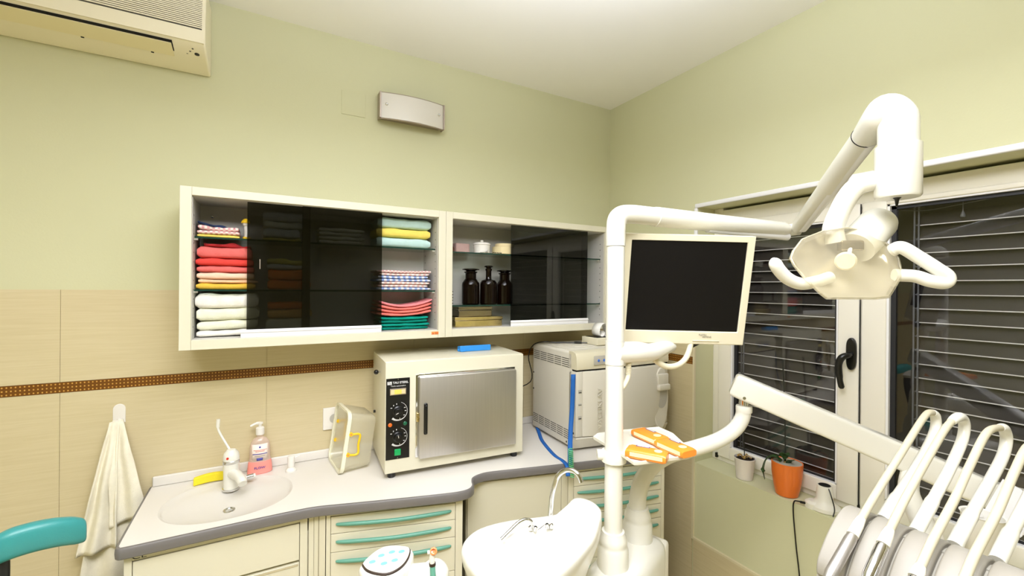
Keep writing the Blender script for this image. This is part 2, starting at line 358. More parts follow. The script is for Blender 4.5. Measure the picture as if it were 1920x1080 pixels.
obj('hinge', g, M['black'], win, 'black hinge pins')
# exterior venetian blinds, one behind each pane
g = G(); g.bx(0.30, 0.315, NY1, NY0, NZ0, NZ1); obj('night_sheet', g, M['nightdark'], kind='structure')  # dark sheet added behind the blinds, its colour standing for night outside
def blind(y0, y1, lad, label):
    t = thing('venetian_blind', label, 'blind', (0.225, (y0+y1)/2, 0.70), 'venetian blinds outside the window')
    base = None
    for k in range(24):
        z = 0.749 + 0.05*k + (0.010 if k in (1, 2) else 0)
        if z > 1.83: break
        if base is None or k in (1, 2):
            g = G(); c, s_ = math.cos(R(66)), math.sin(R(66))
            p = [(-0.024*c, -0.024*s_), (-0.008*c-0.003, -0.008*s_+0.001), (0.010*c-0.003, 0.010*s_+0.001), (0.024*c, 0.024*s_)]
            pts = [(0.225+a, b) for a, b in p] + [(0.226+a, b+0.0006) for a, b in p[::-1]]
            g.rings([[(q[0], y0, q[1]+z) for q in pts], [(q[0], y1, q[1]+z) for q in pts]])
            g.mi = 1; g.bx(0.2115, 0.216, y1, y0, z-0.0242, z-0.0208, 0.001)  # pale bead paints in the light caught by the slat's rolled edge
            o = obj('slat', g, [M['slat'], M['lip']], t)
            if base is None: base = o; bz = z
        else:
            o = base.copy(); COL.objects.link(o); o.parent = t; o.location = (0, 0, z-bz)
    for yl in lad:
        g = G()
        zz = 0.73
        for yy in (yl, yl-0.012): g.bx(0.202, 0.206, yy-0.0022, yy+0.0022, 0.72, 1.86)
        while zz < 1.83:
            g.tube([(0.203, yl-0.012, zz+0.004), (0.207, yl-0.006, zz-0.004), (0.203, yl, zz)], 0.0022, 6); zz += 0.05
        obj('ladder_tape', g, M['ladder'], t)
    g = G(); g.bx(0.205, 0.235, y1, y0, 0.692, 0.715, 0.004); obj('bottom_rail', g, M['slat'], t)
    return t
blind(-0.70, -1.245, (-0.732,), 'dark brown venetian blind outside the narrow left window pane')
blind(-1.40, -2.22, (-1.388, -2.05), 'dark brown venetian blind outside the wide right window pane')
g = G(); g.tube(spl([(0.195, -1.352, 1.836), (0.195, -1.42, 1.826), (0.195, -1.50, 1.832), (0.195, -1.62, 1.846)], 6), 0.0012, 6)
g.tube([(0.195, -1.516, 1.84), (0.195, -1.516, 1.806)], 0.0012, 6); g.lathe([(0.002, 0.02), (0.007, 0.004), (0.006, 0)], (0.195, -1.516, 1.79), 10)
obj('blind_cord', g, M['ladder'], label='thin grey blind cord with cone pull at top of right pane', cat='cord')

# ------------------------------------------------------------------ air conditioner
ac = thing('air_conditioner', 'aged cream wall air conditioner at the upper left corner', 'air conditioner', (-2.44, 0.0, 2.349))
prof = [(0.006, 2.345), (-0.03, 2.349), (-0.10, 2.362), (-0.165, 2.378), (-0.178, 2.39), (-0.182, 2.42), (-0.178, 2.48), (-0.165, 2.56), (-0.12, 2.60), (0.006, 2.61)]
g = G(); g.prism(prof, -2.86, -2.0325, 'x'); obj('housing', g, M['acbody'], ac, bev=0.006)
def on_prof(z):  # front face depth at height z
    P = [(2.378, -0.165), (2.39, -0.178), (2.42, -0.182), (2.48, -0.178), (2.56, -0.165)]
    for (a, b), (c, d) in zip(P, P[1:]):
        if a <= z <= c: return b+(d-b)*(z-a)/(c-a)
    return -0.165
g = G(); n = 16
for i in range(n):
    z = 2.434+0.0068*i
    g.bx(-2.84, -2.042, on_prof(z)-0.0065, on_prof(z)+0.01, z, z+0.0040)
obj('intake_grille', g, M['acbody'], ac)
g = G(); g.mi = 0
for i in range(n+1):
    z = 2.4292+0.0068*i
    g.bx(-2.84, -2.042, on_prof(z)-0.0042, on_prof(z)+0.01, z+0.0005, z+0.0046)
obj('grille_slots', g, M['vent'], ac)
# outlet on the sloping underside: dark gap, flap, sensor
g = G(); sh_ = [(y-0.0035, z) for y, z in prof if 2.388 < z < 2.57 and y < -0.1]; sh_ = [(-0.1815, 2.386)]+sh_+[(y+0.004, z) for y, z in sh_[::-1]]+[(-0.172, 2.386)]
g.prism(sh_, -2.855, -2.0365, 'x'); obj('front_cover', g, M['acbody'], ac)
def slope(x, t, o=0.0):   # t 0 at the front lip, 1 at the wall
    a, b = Vector((x, -0.165, 2.378)), Vector((x, -0.03, 2.349)); nrm = Vector((0, -0.21, -0.98)); return a.lerp(b, t)+nrm*o
def patch(x0, x1, t0, t1, o0, o1):
    g = G(); g.rings([[slope(x0, t0, o0), slope(x1, t0, o0), slope(x1, t1, o0), slope(x0, t1, o0)], [slope(x0, t0, o1), slope(x1, t0, o1), slope(x1, t1, o1), slope(x0, t1, o1)]]); return g
obj('outlet_gap', patch(-2.84, -2.128, -0.02, 0.58, -0.002, 0.0015), M['dark'], ac)
obj('louvre_flap', patch(-2.84, -2.1315, 0.06, 0.565, 0.0, 0.004), M['acflap'], ac, bev=0.001)
g = patch(-2.38, -2.372, 0.555, 0.60, 0, 0.0045); g2 = None
obj('flap_clip', g, M['dark'], ac)
obj('flap_clip', patch(-2.198, -2.190, 0.555, 0.60, 0, 0.0045), M['dark'], ac)
g = G(); c = slope(-2.062, 0.30); g.lathe([(0.0075, -0.001), (0.0075, 0.0025)], c, 20, (0, -0.21, -0.98), sx=1, sy=1); obj('receiver_eye', g, M['black'], ac)
for x, t in ((-2.072, 0.12), (-2.081, 0.24), (-2.091, 0.36)):
    g = G(); g.lathe([(0.003, -0.001), (0.003, 0.0015)], slope(x, t), 12, (0, -0.21, -0.98)); obj('indicator', g, M['vent'], ac)

# ------------------------------------------------------------------ wall lamp and cover plate
wl = thing('wall_lamp', 'unlit wall lamp with bowed frosted glass panel and metal back', 'lamp', (-1.245, 0.0, 2.31))
x0, x1, z0, z1 = -1.397, -1.095, 2.308, 2.418
g = G(); g.bx(x0+0.012, x1-0.012, -0.03, 0.008, z0+0.002, z1-0.004, 0.004); obj('backplate', g, M['lampframe'], wl)
rs = []
for i in range(17):
    s = i/16; x = x0+(x1-x0)*s; y = -0.036-0.022*(1-(2*s-1)**2)
    rs.append([(x, y, z0-0.004), (x, y, z1), (x, y+0.006, z1), (x, y+0.006, z0-0.004)])
g = G(); g.rings(rs); obj('glass_panel', g, M['frost'], wl, bev=0.001)
g = G()
for zz in (z0-0.006, z1+0.001):
    g.tube([(r[0][0], r[0][1]+0.004, zz) for r in rs], 0.0035, 8)
for xx in (x0, x1): g.bx(xx-0.003, xx+0.003, -0.045, 0.0, z0-0.005, z1+0.002)
obj('edge_frame', g, M['lampframe'], wl)
for xx in (-1.37, -1.122):
    g = G(); g.lathe([(0.006, 0), (0.006, 0.006), (0.003, 0.009)], (xx, -0.042, 2.366), 16, (0, -1, 0)); obj('fixing_stud', g, M['chrome'], wl)
g = G(); g.bx(-1.555, -1.453, 0.005, 0.0095, 2.304, 2.409, 0.001); obj('junction_cover', g, M['wall'], label='green painted square cover plate on wall left of lamp', cat='cover')

# ------------------------------------------------------------------ wall cabinets
CY, CB = -0.25, -0.045           # front and back panel
CZ0, CZ1 = 1.3205, 1.870
def wall_cabinet(x0, x1, st0, st1, label, s1z, s2z):
    t = thing('wall_cabinet', label, 'cabinet', ((x0+x1)/2, 0, CZ0))
    g = G(); b0, b1 = 0.033, 0.029
    g.bx(x0, x0+st0, CY, 0.006, CZ0, CZ1); g.bx(x1-st1, x1, CY, 0.006, CZ0, CZ1)
    g.bx(x0+st0, x1-st1, CY, 0.006, CZ0, CZ0+b0); g.bx(x0+st0, x1-st1, CY, 0.006, CZ1-b1, CZ1)
    obj('carcass', g, M['cream'], t, bev=0.0015)
    g = G(); g.bx(x0+st0, x1-st1, CB, CB+0.004, CZ0+b0, CZ1-b1)
    for xx, d in ((x0+st0, 1), (x1-st1, -1)): g.bx(xx, xx+d*0.0015, CY+0.012, CB, CZ0+b0, CZ1-b1)
    g.bx(x0+st0, x1-st1, CY+0.012, CB, CZ1-b1-0.0015, CZ1-b1); g.bx(x0+st0, x1-st1, CY+0.012, CB, CZ0+b0, CZ0+b0+0.0015)
    g.mi = 1
    for xx, d in ((x0+st0, 1), (x1-st1, -1)):
        for yy in (CB-0.025, CY+0.04):
            for k in range(13): g.lathe([(0.0025, 0), (0.0025, 0.0006)], (xx+d*0.0014, yy, CZ0+0.075+0.032*k), 10, (d, 0, 0))
    obj('lining', g, [M['greyin'], M['dark']], t)
    for z in (s1z, s2z):
        g = G(); g.bx(x0+st0+0.004, x1-st1-0.004, CY+0.035, CB-0.003, z-0.006, z); g.mi = 1
        g.bx(x0+st0+0.004, x1-st1-0.004, CY+0.0345, CY+0.0352, z-0.006, z)
        s = obj('glass_shelf', g, [M['shelfglass'], M['shelfedge']], t)
        for xx in (x0+st0+0.001, x1-st1-0.013):
            g = G(); g.bx(xx, xx+0.012, CY+0.045, CY+0.055, z-0.012, z-0.0062); obj('shelf_pin', g, M['ceramic'], s)
    return t
def sliding(t, x0, x1, y, rail0, rail1, railname=True):
    g = G(); g.bx(x0, x1, y-0.002, y+0.002, CZ0+0.034, CZ1-0.026)
    d = obj('sliding_door', g, M['smoked'], t, 'smoked glass sliding door')
    if railname:
        g = G(); g.bx(rail0, rail1, y-0.007, y-0.0022, CZ0+0.0335, CZ0+0.062, 0.002); g.bx(rail0, rail1, y-0.010, y-0.007, CZ0+0.052, CZ0+0.0555)
        obj('pull_rail', g, M['upvcw'], d, 'white aluminium pull rail')
    return d
c1 = wall_cabinet(-2.092, -1.1585, 0.033, 0.032, 'cream wall cabinet with smoked sliding doors full of folded towels', 1.707, 1.5245)
d = sliding(c1, -1.9005, -1.694, -0.218, 0, 0, False)
g = G(); g.bx(-1.8615, -1.8588, -0.2215, -0.2198, 1.600, 1.635); obj('finger_pull', g, M['lampframe'], d)
sliding(c1, -1.7225, -1.4285, -0.232, -1.918, -1.4285)
g = G(); g.lathe([(0.006, 0), (0.006, 0.004), (0.003, 0.006)], (-2.02, CB, 1.80), 14, (0, -1, 0)); obj('fixing_screw', g, M['chrome'], c1)
st = G(); st.bx(-1.221, -1.189, CY-0.0008, CY, CZ0+0.0145, CZ0+0.027)
sk = obj('warning_sticker', st, M['sticker'], c1, 'orange warning sticker')
g = G(); g.prism([(-1.218, CZ0+0.016), (-1.210, CZ0+0.016), (-1.214, CZ0+0.0245)], CY-0.0014, CY-0.0008, 'y')
for k in range(3): g.bx(-1.206, -1.192, CY-0.0012, CY-0.0008, CZ0+0.0165+k*0.003, CZ0+0.0180+k*0.003)
obj('warning_print', g, M['stickred'], sk)
c2 = wall_cabinet(-1.1575, -0.222, 0.031, 0.030, 'cream wall cabinet with brown bottles and one smoked sliding door', 1.700, 1.4585)
sliding(c2, -0.820, -0.357, -0.228, -0.822, -0.352)

# ------------------------------------------------------------------ folded towels and cloths
def towel(label, x0, x1, yf, dep, z0, h, material, group, seed=0, sag=0.0, tilt=0.0, amp=0.0025, layers=1, name='folded_towel', cat='towel', rag=0.004):
    rnd = random.Random(seed); ph = [rnd.uniform(0, 6.28) for _ in range(6)]
    g = G(); n = 22; k = 18; rs = []
    for lay in range(layers):
        lh = h/layers; rs = []
        dx = rnd.uniform(-rag, rag) if layers > 1 else 0
        for i in range(k+1):
            s = i/k; x = x0+(x1-x0)*s+dx
            e = 1 - 0.35*max(0, 1-s/0.05)**2 - 0.35*max(0, 1-(1-s)/0.05)**2
            zc = z0+lh*(lay+0.5)+sag*((2*s-1)**2)+tilt*s
            ring = []
            for j in range(n):
                a = 2*math.pi*j/n; ca, sa = math.cos(a), math.sin(a)
                y = yf+dep/2-dep/2*math.copysign(abs(ca)**0.30, ca)
                z = zc+lh*0.5*e*math.copysign(abs(sa)**0.62, sa)
                if sa > 0.02 and lay == layers-1: z += amp*(math.sin(9*s+ph[0])+0.6*math.sin(17*s+ph[1]+2*ca))*0.5
                y += amp*1.1*math.sin(7*s+ph[2])*max(0, ca)+amp*0.8*math.sin(23*s+ph[3]+lay)*max(0, ca)
                ring.append((x, y, z))
            rs.append(ring)
        g.rings(rs)
    return obj(name, g, material, None, label, cat, group, angle=60)
F = dict(salmon=fabric('salmon_terry', '#e2706a'), coral=fabric('coral_red_terry', '#e24a42'), crimson=fabric('crimson_cloth', '#b33336'), blush=fabric('blush_terry', '#efcdb2'), peach=fabric('peach_terry', '#eec39c'),
    gold=fabric('gold_terry', '#e6ba48'), white=fabric('white_terry', '#eeebe0'), ecru=fabric('ecru_terry', '#e6e6cd'), aqua=fabric('pale_aqua_terry', '#bfdcd6'), lemon=fabric('lemon_terry', '#efd96a'),
    navy=fabric('navy_cloth', '#2e3a58'), pink=fabric('pink_cotton', '#ef8f92'), pink2=fabric('coral_pink_cotton', '#ee7f74'), teal=fabric('teal_cotton', '#129480'), teal2=fabric('deep_teal_cotton', '#0c7d6b'),
    rust=fabric('rust_terry', '#e07a2c'), olive=fabric('olive_cotton', '#c9bf5c'), greyc=fabric('grey_linen', '#c6cacb'), tan=fabric('tan_terry', '#e0b062'), pale=fabric('pale_linen', '#d8d8c8'),
    hook=fabric('cream_terry', '#efe9d4'))
P1 = cloth_pattern('pink_check_cloth', '#eddcd0', '#dda3a3', 130); P2 = cloth_pattern('blue_stripe_cloth', '#dfe3ee', '#8aa2d8', 85); P3 = cloth_pattern('pink_stripe_cloth', '#f0e4da', '#e6b8ae', 95)
YT = -0.195
SZ1, SZ2, SZB = 1.7075, 1.525, CZ0+0.035
L = 'towels in the left bay'
# upper shelf, left bay
def col(z, rows):
    for r in rows:
        h = r[1]; kw = r[8] if len(r) > 8 else {}
        towel(r[0], r[2], r[3], r[4], r[5], z+0.0003, h-0.0003, r[6], r[7], seed=hash(r[0]) % 997 if False else len(r[0])*7, **kw); z += h
col(SZ1, [
 ('yellow edged cloth, lowest of the small stack on the left bay\'s top shelf', 0.011, -2.050, -1.925, -0.192, 0.12, F['lemon'], 'cloths on the top left shelf', dict(amp=.001)),
 ('pink and white checked cloth directly above the yellow edged cloth', 0.0145, -2.050, -1.925, -0.194, 0.12, P1, 'cloths on the top left shelf', dict(amp=.001)),
 ('pink and white checked cloth just under the navy cloth', 0.0165, -2.048, -1.928, -0.192, 0.12, P1, 'cloths on the top left shelf', dict(amp=.001, sag=.003, tilt=-.004)),
 ('dark navy cloth drooping on top of the pink checked cloths', 0.012, -2.050, -1.935, -0.190, 0.12, F['navy'], 'cloths on the top left shelf', dict(amp=.005, tilt=-.018, sag=.006))])
towels = [
 ('gold yellow towel, lowest of the red towel stack', 0.021, -2.052, -1.875, -0.197, 0.14, F['gold'], L),
 ('thin peach towel above the gold yellow towel', 0.014, -2.046, -1.868, -0.192, 0.135, F['peach'], L),
 ('pale blush towel between the peach and salmon towels', 0.0245, -2.050, -1.880, -0.195, 0.14, F['blush'], L),
 ('thin salmon towel between the blush and coral red towels', 0.0235, -2.050, -1.880, -0.194, 0.14, F['salmon'], L),
 ('coral red towel in the middle of the left stack', 0.0265, -2.054, -1.882, -0.197, 0.14, F['coral'], L),
 ('thick salmon towel near the top of the red stack', 0.041, -2.050, -1.886, -0.195, 0.14, F['salmon'], L),
 ('crumpled crimson cloth lying on top of the red towel stack', 0.014, -2.032, -1.890, -0.188, 0.12, F['crimson'], L, dict(amp=.008, tilt=-.004))]
col(SZ2, towels)
W = 'white towels on the bottom left shelf'
col(SZB, [
 ('pure white towel, lowest of the white stack at cabinet bottom', 0.023, -2.050, -1.872, -0.192, 0.14, F['white'], W, dict(tilt=.004)),
 ('thin greenish white towel, second from the bottom of the white stack', 0.034, -2.048, -1.866, -0.195, 0.14, F['ecru'], W, dict(tilt=.005, amp=.004)),
 ('greenish white towel just under the thick white one', 0.044, -2.050, -1.862, -0.197, 0.14, F['ecru'], W, dict(tilt=.003, amp=.004)),
 ('thick rolled white towel topping the white stack', 0.052, -2.054, -1.864, -0.199, 0.145, F['white'], W, dict(amp=.004))])
# right bay
RB = 'towels in the right bay'
col(SZ1, [
 ('pale aqua towel under the lemon yellow towel', 0.041, -1.440, -1.208, -0.192, 0.135, F['aqua'], RB),
 ('lemon yellow towel between two pale aqua towels', 0.039, -1.442, -1.210, -0.195, 0.14, F['lemon'], RB),
 ('pale aqua towel on top of the lemon yellow towel', 0.045, -1.438, -1.207, -0.193, 0.14, F['aqua'], RB)])
PC = 'printed cloths on the middle shelf'
z = SZ2
for i, (lb, mt) in enumerate([
  ('blue striped cloth at the very bottom of the printed stack', P2), ('pink striped cloth second from the bottom of the printed stack', P3), ('pink striped cloth third from the bottom of the printed stack', P3),
  ('blue striped cloth in the middle of the printed stack', P2), ('blue striped cloth third from the top of the printed stack', P2), ('pale pink printed cloth second from the top of the printed stack', P3), ('white and pink cloth on the top of the printed stack', P1)]):
    h = 0.0118; towel(lb, -1.440+0.006*(i % 3), -1.206-0.007*((i*2) % 3), -0.193+0.003*(i % 2), 0.13, z+.0003, h-.0003, mt, PC, seed=i+40, amp=.0012, sag=.002 if i > 3 else 0, name='folded_cloth', cat='cloth'); z += h+0.0002
TC = 'teal cloths on the bottom shelf'; z = SZB
for i, lb in enumerate(['teal cloth, lowest of the teal stack', 'teal cloth second from the bottom of the teal stack', 'teal cloth second from the top of the teal stack', 'teal cloth directly under the pink cloths']):
    h = 0.0135; towel(lb, -1.428+0.004*(i % 2), -1.222+0.005*((i+1) % 3), -0.194, 0.13, z+.0003, h-.0003, F['teal'] if i % 2 else F['teal2'], TC, seed=60+i, amp=.002, name='folded_cloth', cat='cloth', sag=0.0012*i); z += h
PK = 'pink cloths on the bottom shelf'
for i, lb in enumerate(['coral pink cloth resting on the teal stack', 'coral pink cloth second from the bottom of the pink stack', 'coral pink cloth second from the top of the pink stack', 'pink cloth with curled up corners on top of the pink stack']):
    h = 0.0125; towel(lb, -1.440+0.003*i, -1.206+0.002*i, -0.196, 0.13, z+.0006, h-.0004, F['pink2'] if i < 3 else F['pink'], PK, seed=70+i, amp=.0015, sag=0.012+0.004*i, tilt=.006, name='folded_cloth', cat='cloth'); z += h
# behind the smoked doors
SM = 'linen behind the smoked doors'
col(SZ1, [
 ('dim yellowish cloth lowest behind smoked glass on top shelf', 0.012, -1.853, -1.725, -0.185, 0.12, F['olive'], SM),
 ('dim grey linen pile above the yellowish cloth behind smoked glass', 0.036, -1.852, -1.728, -0.185, 0.12, F['greyc'], SM),
 ('dim pale linen pile third up behind smoked glass', 0.026, -1.850, -1.715, -0.185, 0.12, F['pale'], SM),
 ('dim grey linen pile topmost behind smoked glass', 0.036, -1.852, -1.715, -0.185, 0.12, F['greyc'], SM)])
col(SZ2, [
 ('thick rust orange towel lowest behind the smoked glass', 0.036, -1.836, -1.690, -0.192, 0.14, F['rust'], SM),
 ('rust orange towel second up behind the smoked glass', 0.040, -1.834, -1.692, -0.190, 0.14, F['rust'], SM),
 ('dim grey cloth lying on the rust orange towels', 0.020, -1.838, -1.692, -0.190, 0.13, F['greyc'], SM),
 ('dim olive cloth topmost above the rust orange towels', 0.022, -1.838, -1.694, -0.188, 0.13, F['olive'], SM, dict(amp=.005, tilt=-.006))])
col(SZB, [
 ('dim ecru towel lowest on the bottom shelf behind smoked glass', 0.06, -1.84, -1.69, -0.19, 0.14, F['ecru'], SM),
 ('dim tan towel on the bottom shelf behind smoked glass', 0.035, -1.835, -1.685, -0.19, 0.14, F['tan'], SM),
 ('dim rust towel topmost on bottom shelf behind smoked glass', 0.026, -1.835, -1.69, -0.19, 0.14, F['rust'], SM)])
z = SZ1
for i, lb in enumerate(['lowest pale cloth of the dim pile behind the middle smoked door', 'second lowest pale cloth of the dim pile behind the middle smoked door', 'third pale cloth up in the dim pile behind the middle smoked door', 'topmost pale cloth of the dim pile behind the middle smoked door']):
    towel(lb, -1.66, -1.50+0.012*(i % 2), -0.185, 0.12, z+.0003, 0.0155, F['pale'], 'pale cloths behind the middle smoked door', seed=80+i, amp=.003, name='folded_cloth', cat='cloth'); z += 0.0165
# small yellow toy beside the upper cloths
toy = thing('toy_figure', 'small yellow and cream toy figure beside the checked cloths', 'toy', (-1.909, -0.17, SZ1))
g = G(); g.sphere((-1.909, -0.17, SZ1+0.006), 0.0075, 14, (1, 1, .8)); g.sphere((-1.897, -0.165, SZ1+0.006), 0.0065, 12, (1, 1, .8)); obj('feet', g, M['yellow'], toy)
g = G(); g.tube([(-1.906, -0.168, SZ1+0.009), (-1.903, -0.165, SZ1+0.03), (-1.907, -0.168, SZ1+0.05)], [0.006, 0.009, 0.006], 12); obj('body', g, M['ceramic'], toy)
g = G(); g.sphere((-1.907, -0.168, SZ1+0.058), 0.010, 16); obj('head', g, M['ceramic'], toy)
g = G(); g.lathe([(0.015, 0), (0.0125, 0.008), (0.006, 0.015), (0.001, 0.017)], (-1.907, -0.168, SZ1+0.061), 18); obj('hat', g, M['yellow'], toy)

# ------------------------------------------------------------------ second cabinet's contents
CS1, CS2, CSB = 1.7003, 1.4588, CZ0+0.035
j = thing('ceramic_jar', 'small white lidded ceramic jar on the top glass shelf', 'jar', (-0.945, -0.165, CS1))
g = G(); g.lathe([(0.034, 0), (0.037, 0.003), (0.038, 0.03), (0.039, 0.0405), (0.0355, 0.0405), (0.034, 0.006)], (-0.945, -0.165, CS1), 32); obj('body', g, M['ceramic'], j)
g = G(); g.lathe([(0.0415, 0.041), (0.0415, 0.047), (0.034, 0.052), (0.010, 0.054), (0.006, 0.0545), (0.009, 0.059), (0.006, 0.063), (0.001, 0.064)], (-0.945, -0.165, CS1), 32); obj('lid', g, M['ceramic'], j)
rb = thing('round_box', 'cream round box with loose lid half behind smoked glass', 'box', (-0.832, -0.165, CS1))
g = G(); g.lathe([(0.050, 0), (0.052, 0.002), (0.052, 0.036), (0.048, 0.037)], (-0.832, -0.165, CS1), 36); obj('body', g, M['wood'], rb)
g = G(); g.lathe([(0.047, 0.0375), (0.048, 0.039), (0.047, 0.050), (0.043, 0.053), (0.001, 0.0535)], (-0.820, -0.160, CS1), 36); obj('lid', g, M['tan'] if 'tan' in M else M['wood'], rb)
g = G(); g.box((-1.030, -0.105, CS1+0.024), (0.075, 0.05, 0.047), R(8), 0.004); obj('paper_box', g, fabric('dusty_pink_card', '#c2a29a'), label='dusty pink box behind the white ceramic jar', cat='box')
g = G(); g.lathe([(0.018, 0), (0.019, 0.02), (0.012, 0.032), (0.006, 0.04), (0.008, 0.055), (0.001, 0.06)], (-1.095, -0.14, CS1), 20); obj('glass_vial', g, glass_mat('reddish_vial_glass', (0.85, 0.62, 0.58), 0.05), label='reddish glass vial at the left end of the top shelf', cat='vial')
g = G(); g.tube(spl([(-0.975, -0.212, CS1+0.002), (-0.955, -0.213, CS1+0.004), (-0.940, -0.212, CS1+0.010), (-0.933, -0.210, CS1+0.014)], 5), 0.002, 8); g.tube(spl([(-0.955, -0.213, CS1+0.004), (-0.945, -0.213, CS1+0.004), (-0.937, -0.212, CS1+0.004)], 5), 0.0018, 8)
obj('metal_clip', g, M['chrome'], label='small bent metal clip in front of the ceramic jar', cat='clip')
g = G()
for k in range(9): g.sphere((-0.905+0.010*k, -0.208+0.001*(k % 2), CS1+0.0035), 0.0035, 8)
obj('bead_string', g, M['dark'], label='row of small dark beads along the shelf edge', cat='beads')
def bottle(x, y, r, hb, neck_r, hn, label):
    t = thing('apothecary_bottle', label, 'bottle', (x, y, CS2), 'brown apothecary bottles')
    g = G(); pr = [(r*0.9, 0), (r, 0.004), (r, hb*0.80), (r*0.97, hb*0.88), (r*0.80, hb*0.97), (neck_r*1.15, hb*1.02), (neck_r, hb*1.06), (neck_r, hb+hn*0.75), (neck_r*1.22, hb+hn*0.85), (neck_r*1.22, hb+hn*0.95), (neck_r*0.9, hb+hn*0.98)]
    g.lathe(pr, (x, y, CS2), 36); obj('body', g, M['amber'], t)
    g = G(); g.lathe([(neck_r*0.85, hb+hn*0.985), (neck_r*0.9, hb+hn+0.003), (neck_r*1.55, hb+hn+0.006), (neck_r*1.6, hb+hn+0.010), (neck_r*1.2, hb+hn+0.013), (0.002, hb+hn+0.014)], (x, y, CS2), 30); obj('stopper', g, M['amber'], t)
    return t
bottle(-0.990, -0.140, 0.042, 0.115, 0.026, 0.042, 'wide mouthed dark brown bottle, leftmost of three')
bottle(-0.903, -0.155, 0.041, 0.118, 0.0135, 0.055, 'narrow necked brown bottle with stopper between the two wide ones')
bottle(-0.812, -0.150, 0.040, 0.112, 0.025, 0.042, 'wide mouthed dark bottle half hidden behind the smoked door')
g = G(); g.tube([(-1.108, -0.19, CS2+0.0005+0.012*0), (-1.108, -0.19, CS2+0.07)], 0.0045, 10)
for k in range(5): g.torus((-1.108, -0.19, CS2+0.008+0.013*k), 0.006, 0.0028, n=14, k=6)
obj('ribbed_vial', g, M['tin'], label='short ribbed dark metal vial at the left end beside bottles', cat='vial')
def tin(x0, x1, y0, y1, z0, h, label, mt, lidf=0.35):
    t = thing('metal_box', label, 'box', ((x0+x1)/2, (y0+y1)/2, z0), 'metal instrument boxes')
    g = G(); g.bx(x0+0.002, x1-0.002, y0+0.002, y1-0.002, z0, z0+h*(1-lidf)); obj('tray', g, mt, t, bev=0.003)
    g = G(); g.bx(x0, x1, y0, y1, z0+h*(1-lidf)+.0005, z0+h, 0); g.bx(x0-0.001, x1+0.001, y0-0.001, y1+0.001, z0+h*(1-lidf)+.0005, z0+h*(1-lidf)+0.004); obj('lid', g, mt, t, bev=0.003)
    return t
tin(-1.090, -0.842, -0.190, -0.075, CSB, 0.046, 'long bright metal instrument box on cabinet floor', M['brass'])
tin(-1.070, -0.895, -0.185, -0.085, CSB+0.0465, 0.047, 'darker metal instrument box stacked on the long one', M['tin'])

# ------------------------------------------------------------------ worktop with integrated basin
WZ = 0.7957
wt = thing('worktop', 'white worktop with wavy grey front edge and moulded basin', 'worktop', (-1.2, -0.25, WZ-0.034))
def spl2(pts, n=6): return [(p.x, p.y) for p in spl([(a, b, 0) for a, b in pts], n)]
edge = spl2([(-2.201, -0.30), (-2.200, -0.415), (-2.196, -0.430), (-2.182, -0.437), (-2.05, -0.437), (-1.875, -0.437), (-1.76, -0.439), (-1.69, -0.445), (-1.62, -0.464), (-1.50, -0.500), (-1.36, -0.540), (-1.262, -0.566), (-1.212, -0.574), (-1.180, -0.568), (-1.160, -0.548), (-1.150, -0.520), (-1.132, -0.490), (-1.095, -0.474), (-1.045, -0.474), (-0.93, -0.502), (-0.73, -0.551), (-0.558, -0.592), (-0.36, -0.640), (-0.262, -0.662), (-0.236, -0.655), (-0.222, -0.635), (-0.15, -0.54), (-0.06, -0.44)])
outline = [(-2.201, -0.001)] + edge + [(-0.06, -0.001)]
def ell(cx, cy, a, b, z, n=64, p=1.0): return [(cx+a*math.copysign(abs(math.cos(2*math.pi*i/n))**p, math.cos(2*math.pi*i/n)), cy+b*math.copysign(abs(math.sin(2*math.pi*i/n))**p, math.sin(2*math.pi*i/n)), z) for i in range(n)]
BX, BY = -1.946, -0.232
g = G(); bm = g.bm
o_ = [bm.verts.new((x, y, WZ)) for x, y in outline]; i_ = [bm.verts.new(c) for c in ell(BX, BY, 0.197, 0.168, WZ, 64, 0.92)]
es = [bm.edges.new((o_[k], o_[(k+1) % len(o_)])) for k in range(len(o_))] + [bm.edges.new((i_[k], i_[(k+1) % len(i_)])) for k in range(len(i_))]
bmesh.ops.triangle_fill(bm, use_beauty=True, edges=es)
obj('top_surface', g, M['worktop'], wt, angle=180)
g = G(); b_ = [(p[0], p[1], WZ-0.034) for p in outline]; g.face([g.v(p) for p in b_[::-1]]); obj('underside', g, M['cream2'], wt)
# rounded grey edge swept along the outline
def sweep(path, prof, closed=False):
    rs = []
    for k, pnt in enumerate(path):
        a = path[max(0, k-1)]; b = path[min(len(path)-1, k+1)]
        t = Vector((b[0]-a[0], b[1]-a[1], 0)).normalized(); nrm = Vector((t.y, -t.x, 0))
        rs.append([(pnt[0]+nrm.x*o, pnt[1]+nrm.y*o, z) for o, z in prof])
    return rs
EP = [(-0.004, WZ-0.0335), (0.005, WZ-0.0335), (0.0085, WZ-0.030), (0.0095, WZ-0.018), (0.0085, WZ-0.006), (0.0055, WZ-0.0015), (0.001, WZ-0.0002), (-0.004, WZ-0.0008)]
g = G(); g.rings(sweep([(-2.201, -0.002)] + edge, EP)); obj('edge_strip', g, M['wedge'], wt, 'grey rounded edge strip')
g = G(); g.bx(-2.199, -0.06, -0.013, -0.0005, WZ+0.0003, WZ+0.037, 0.004); obj('upstand', g, M['worktop'], wt)
g = G()
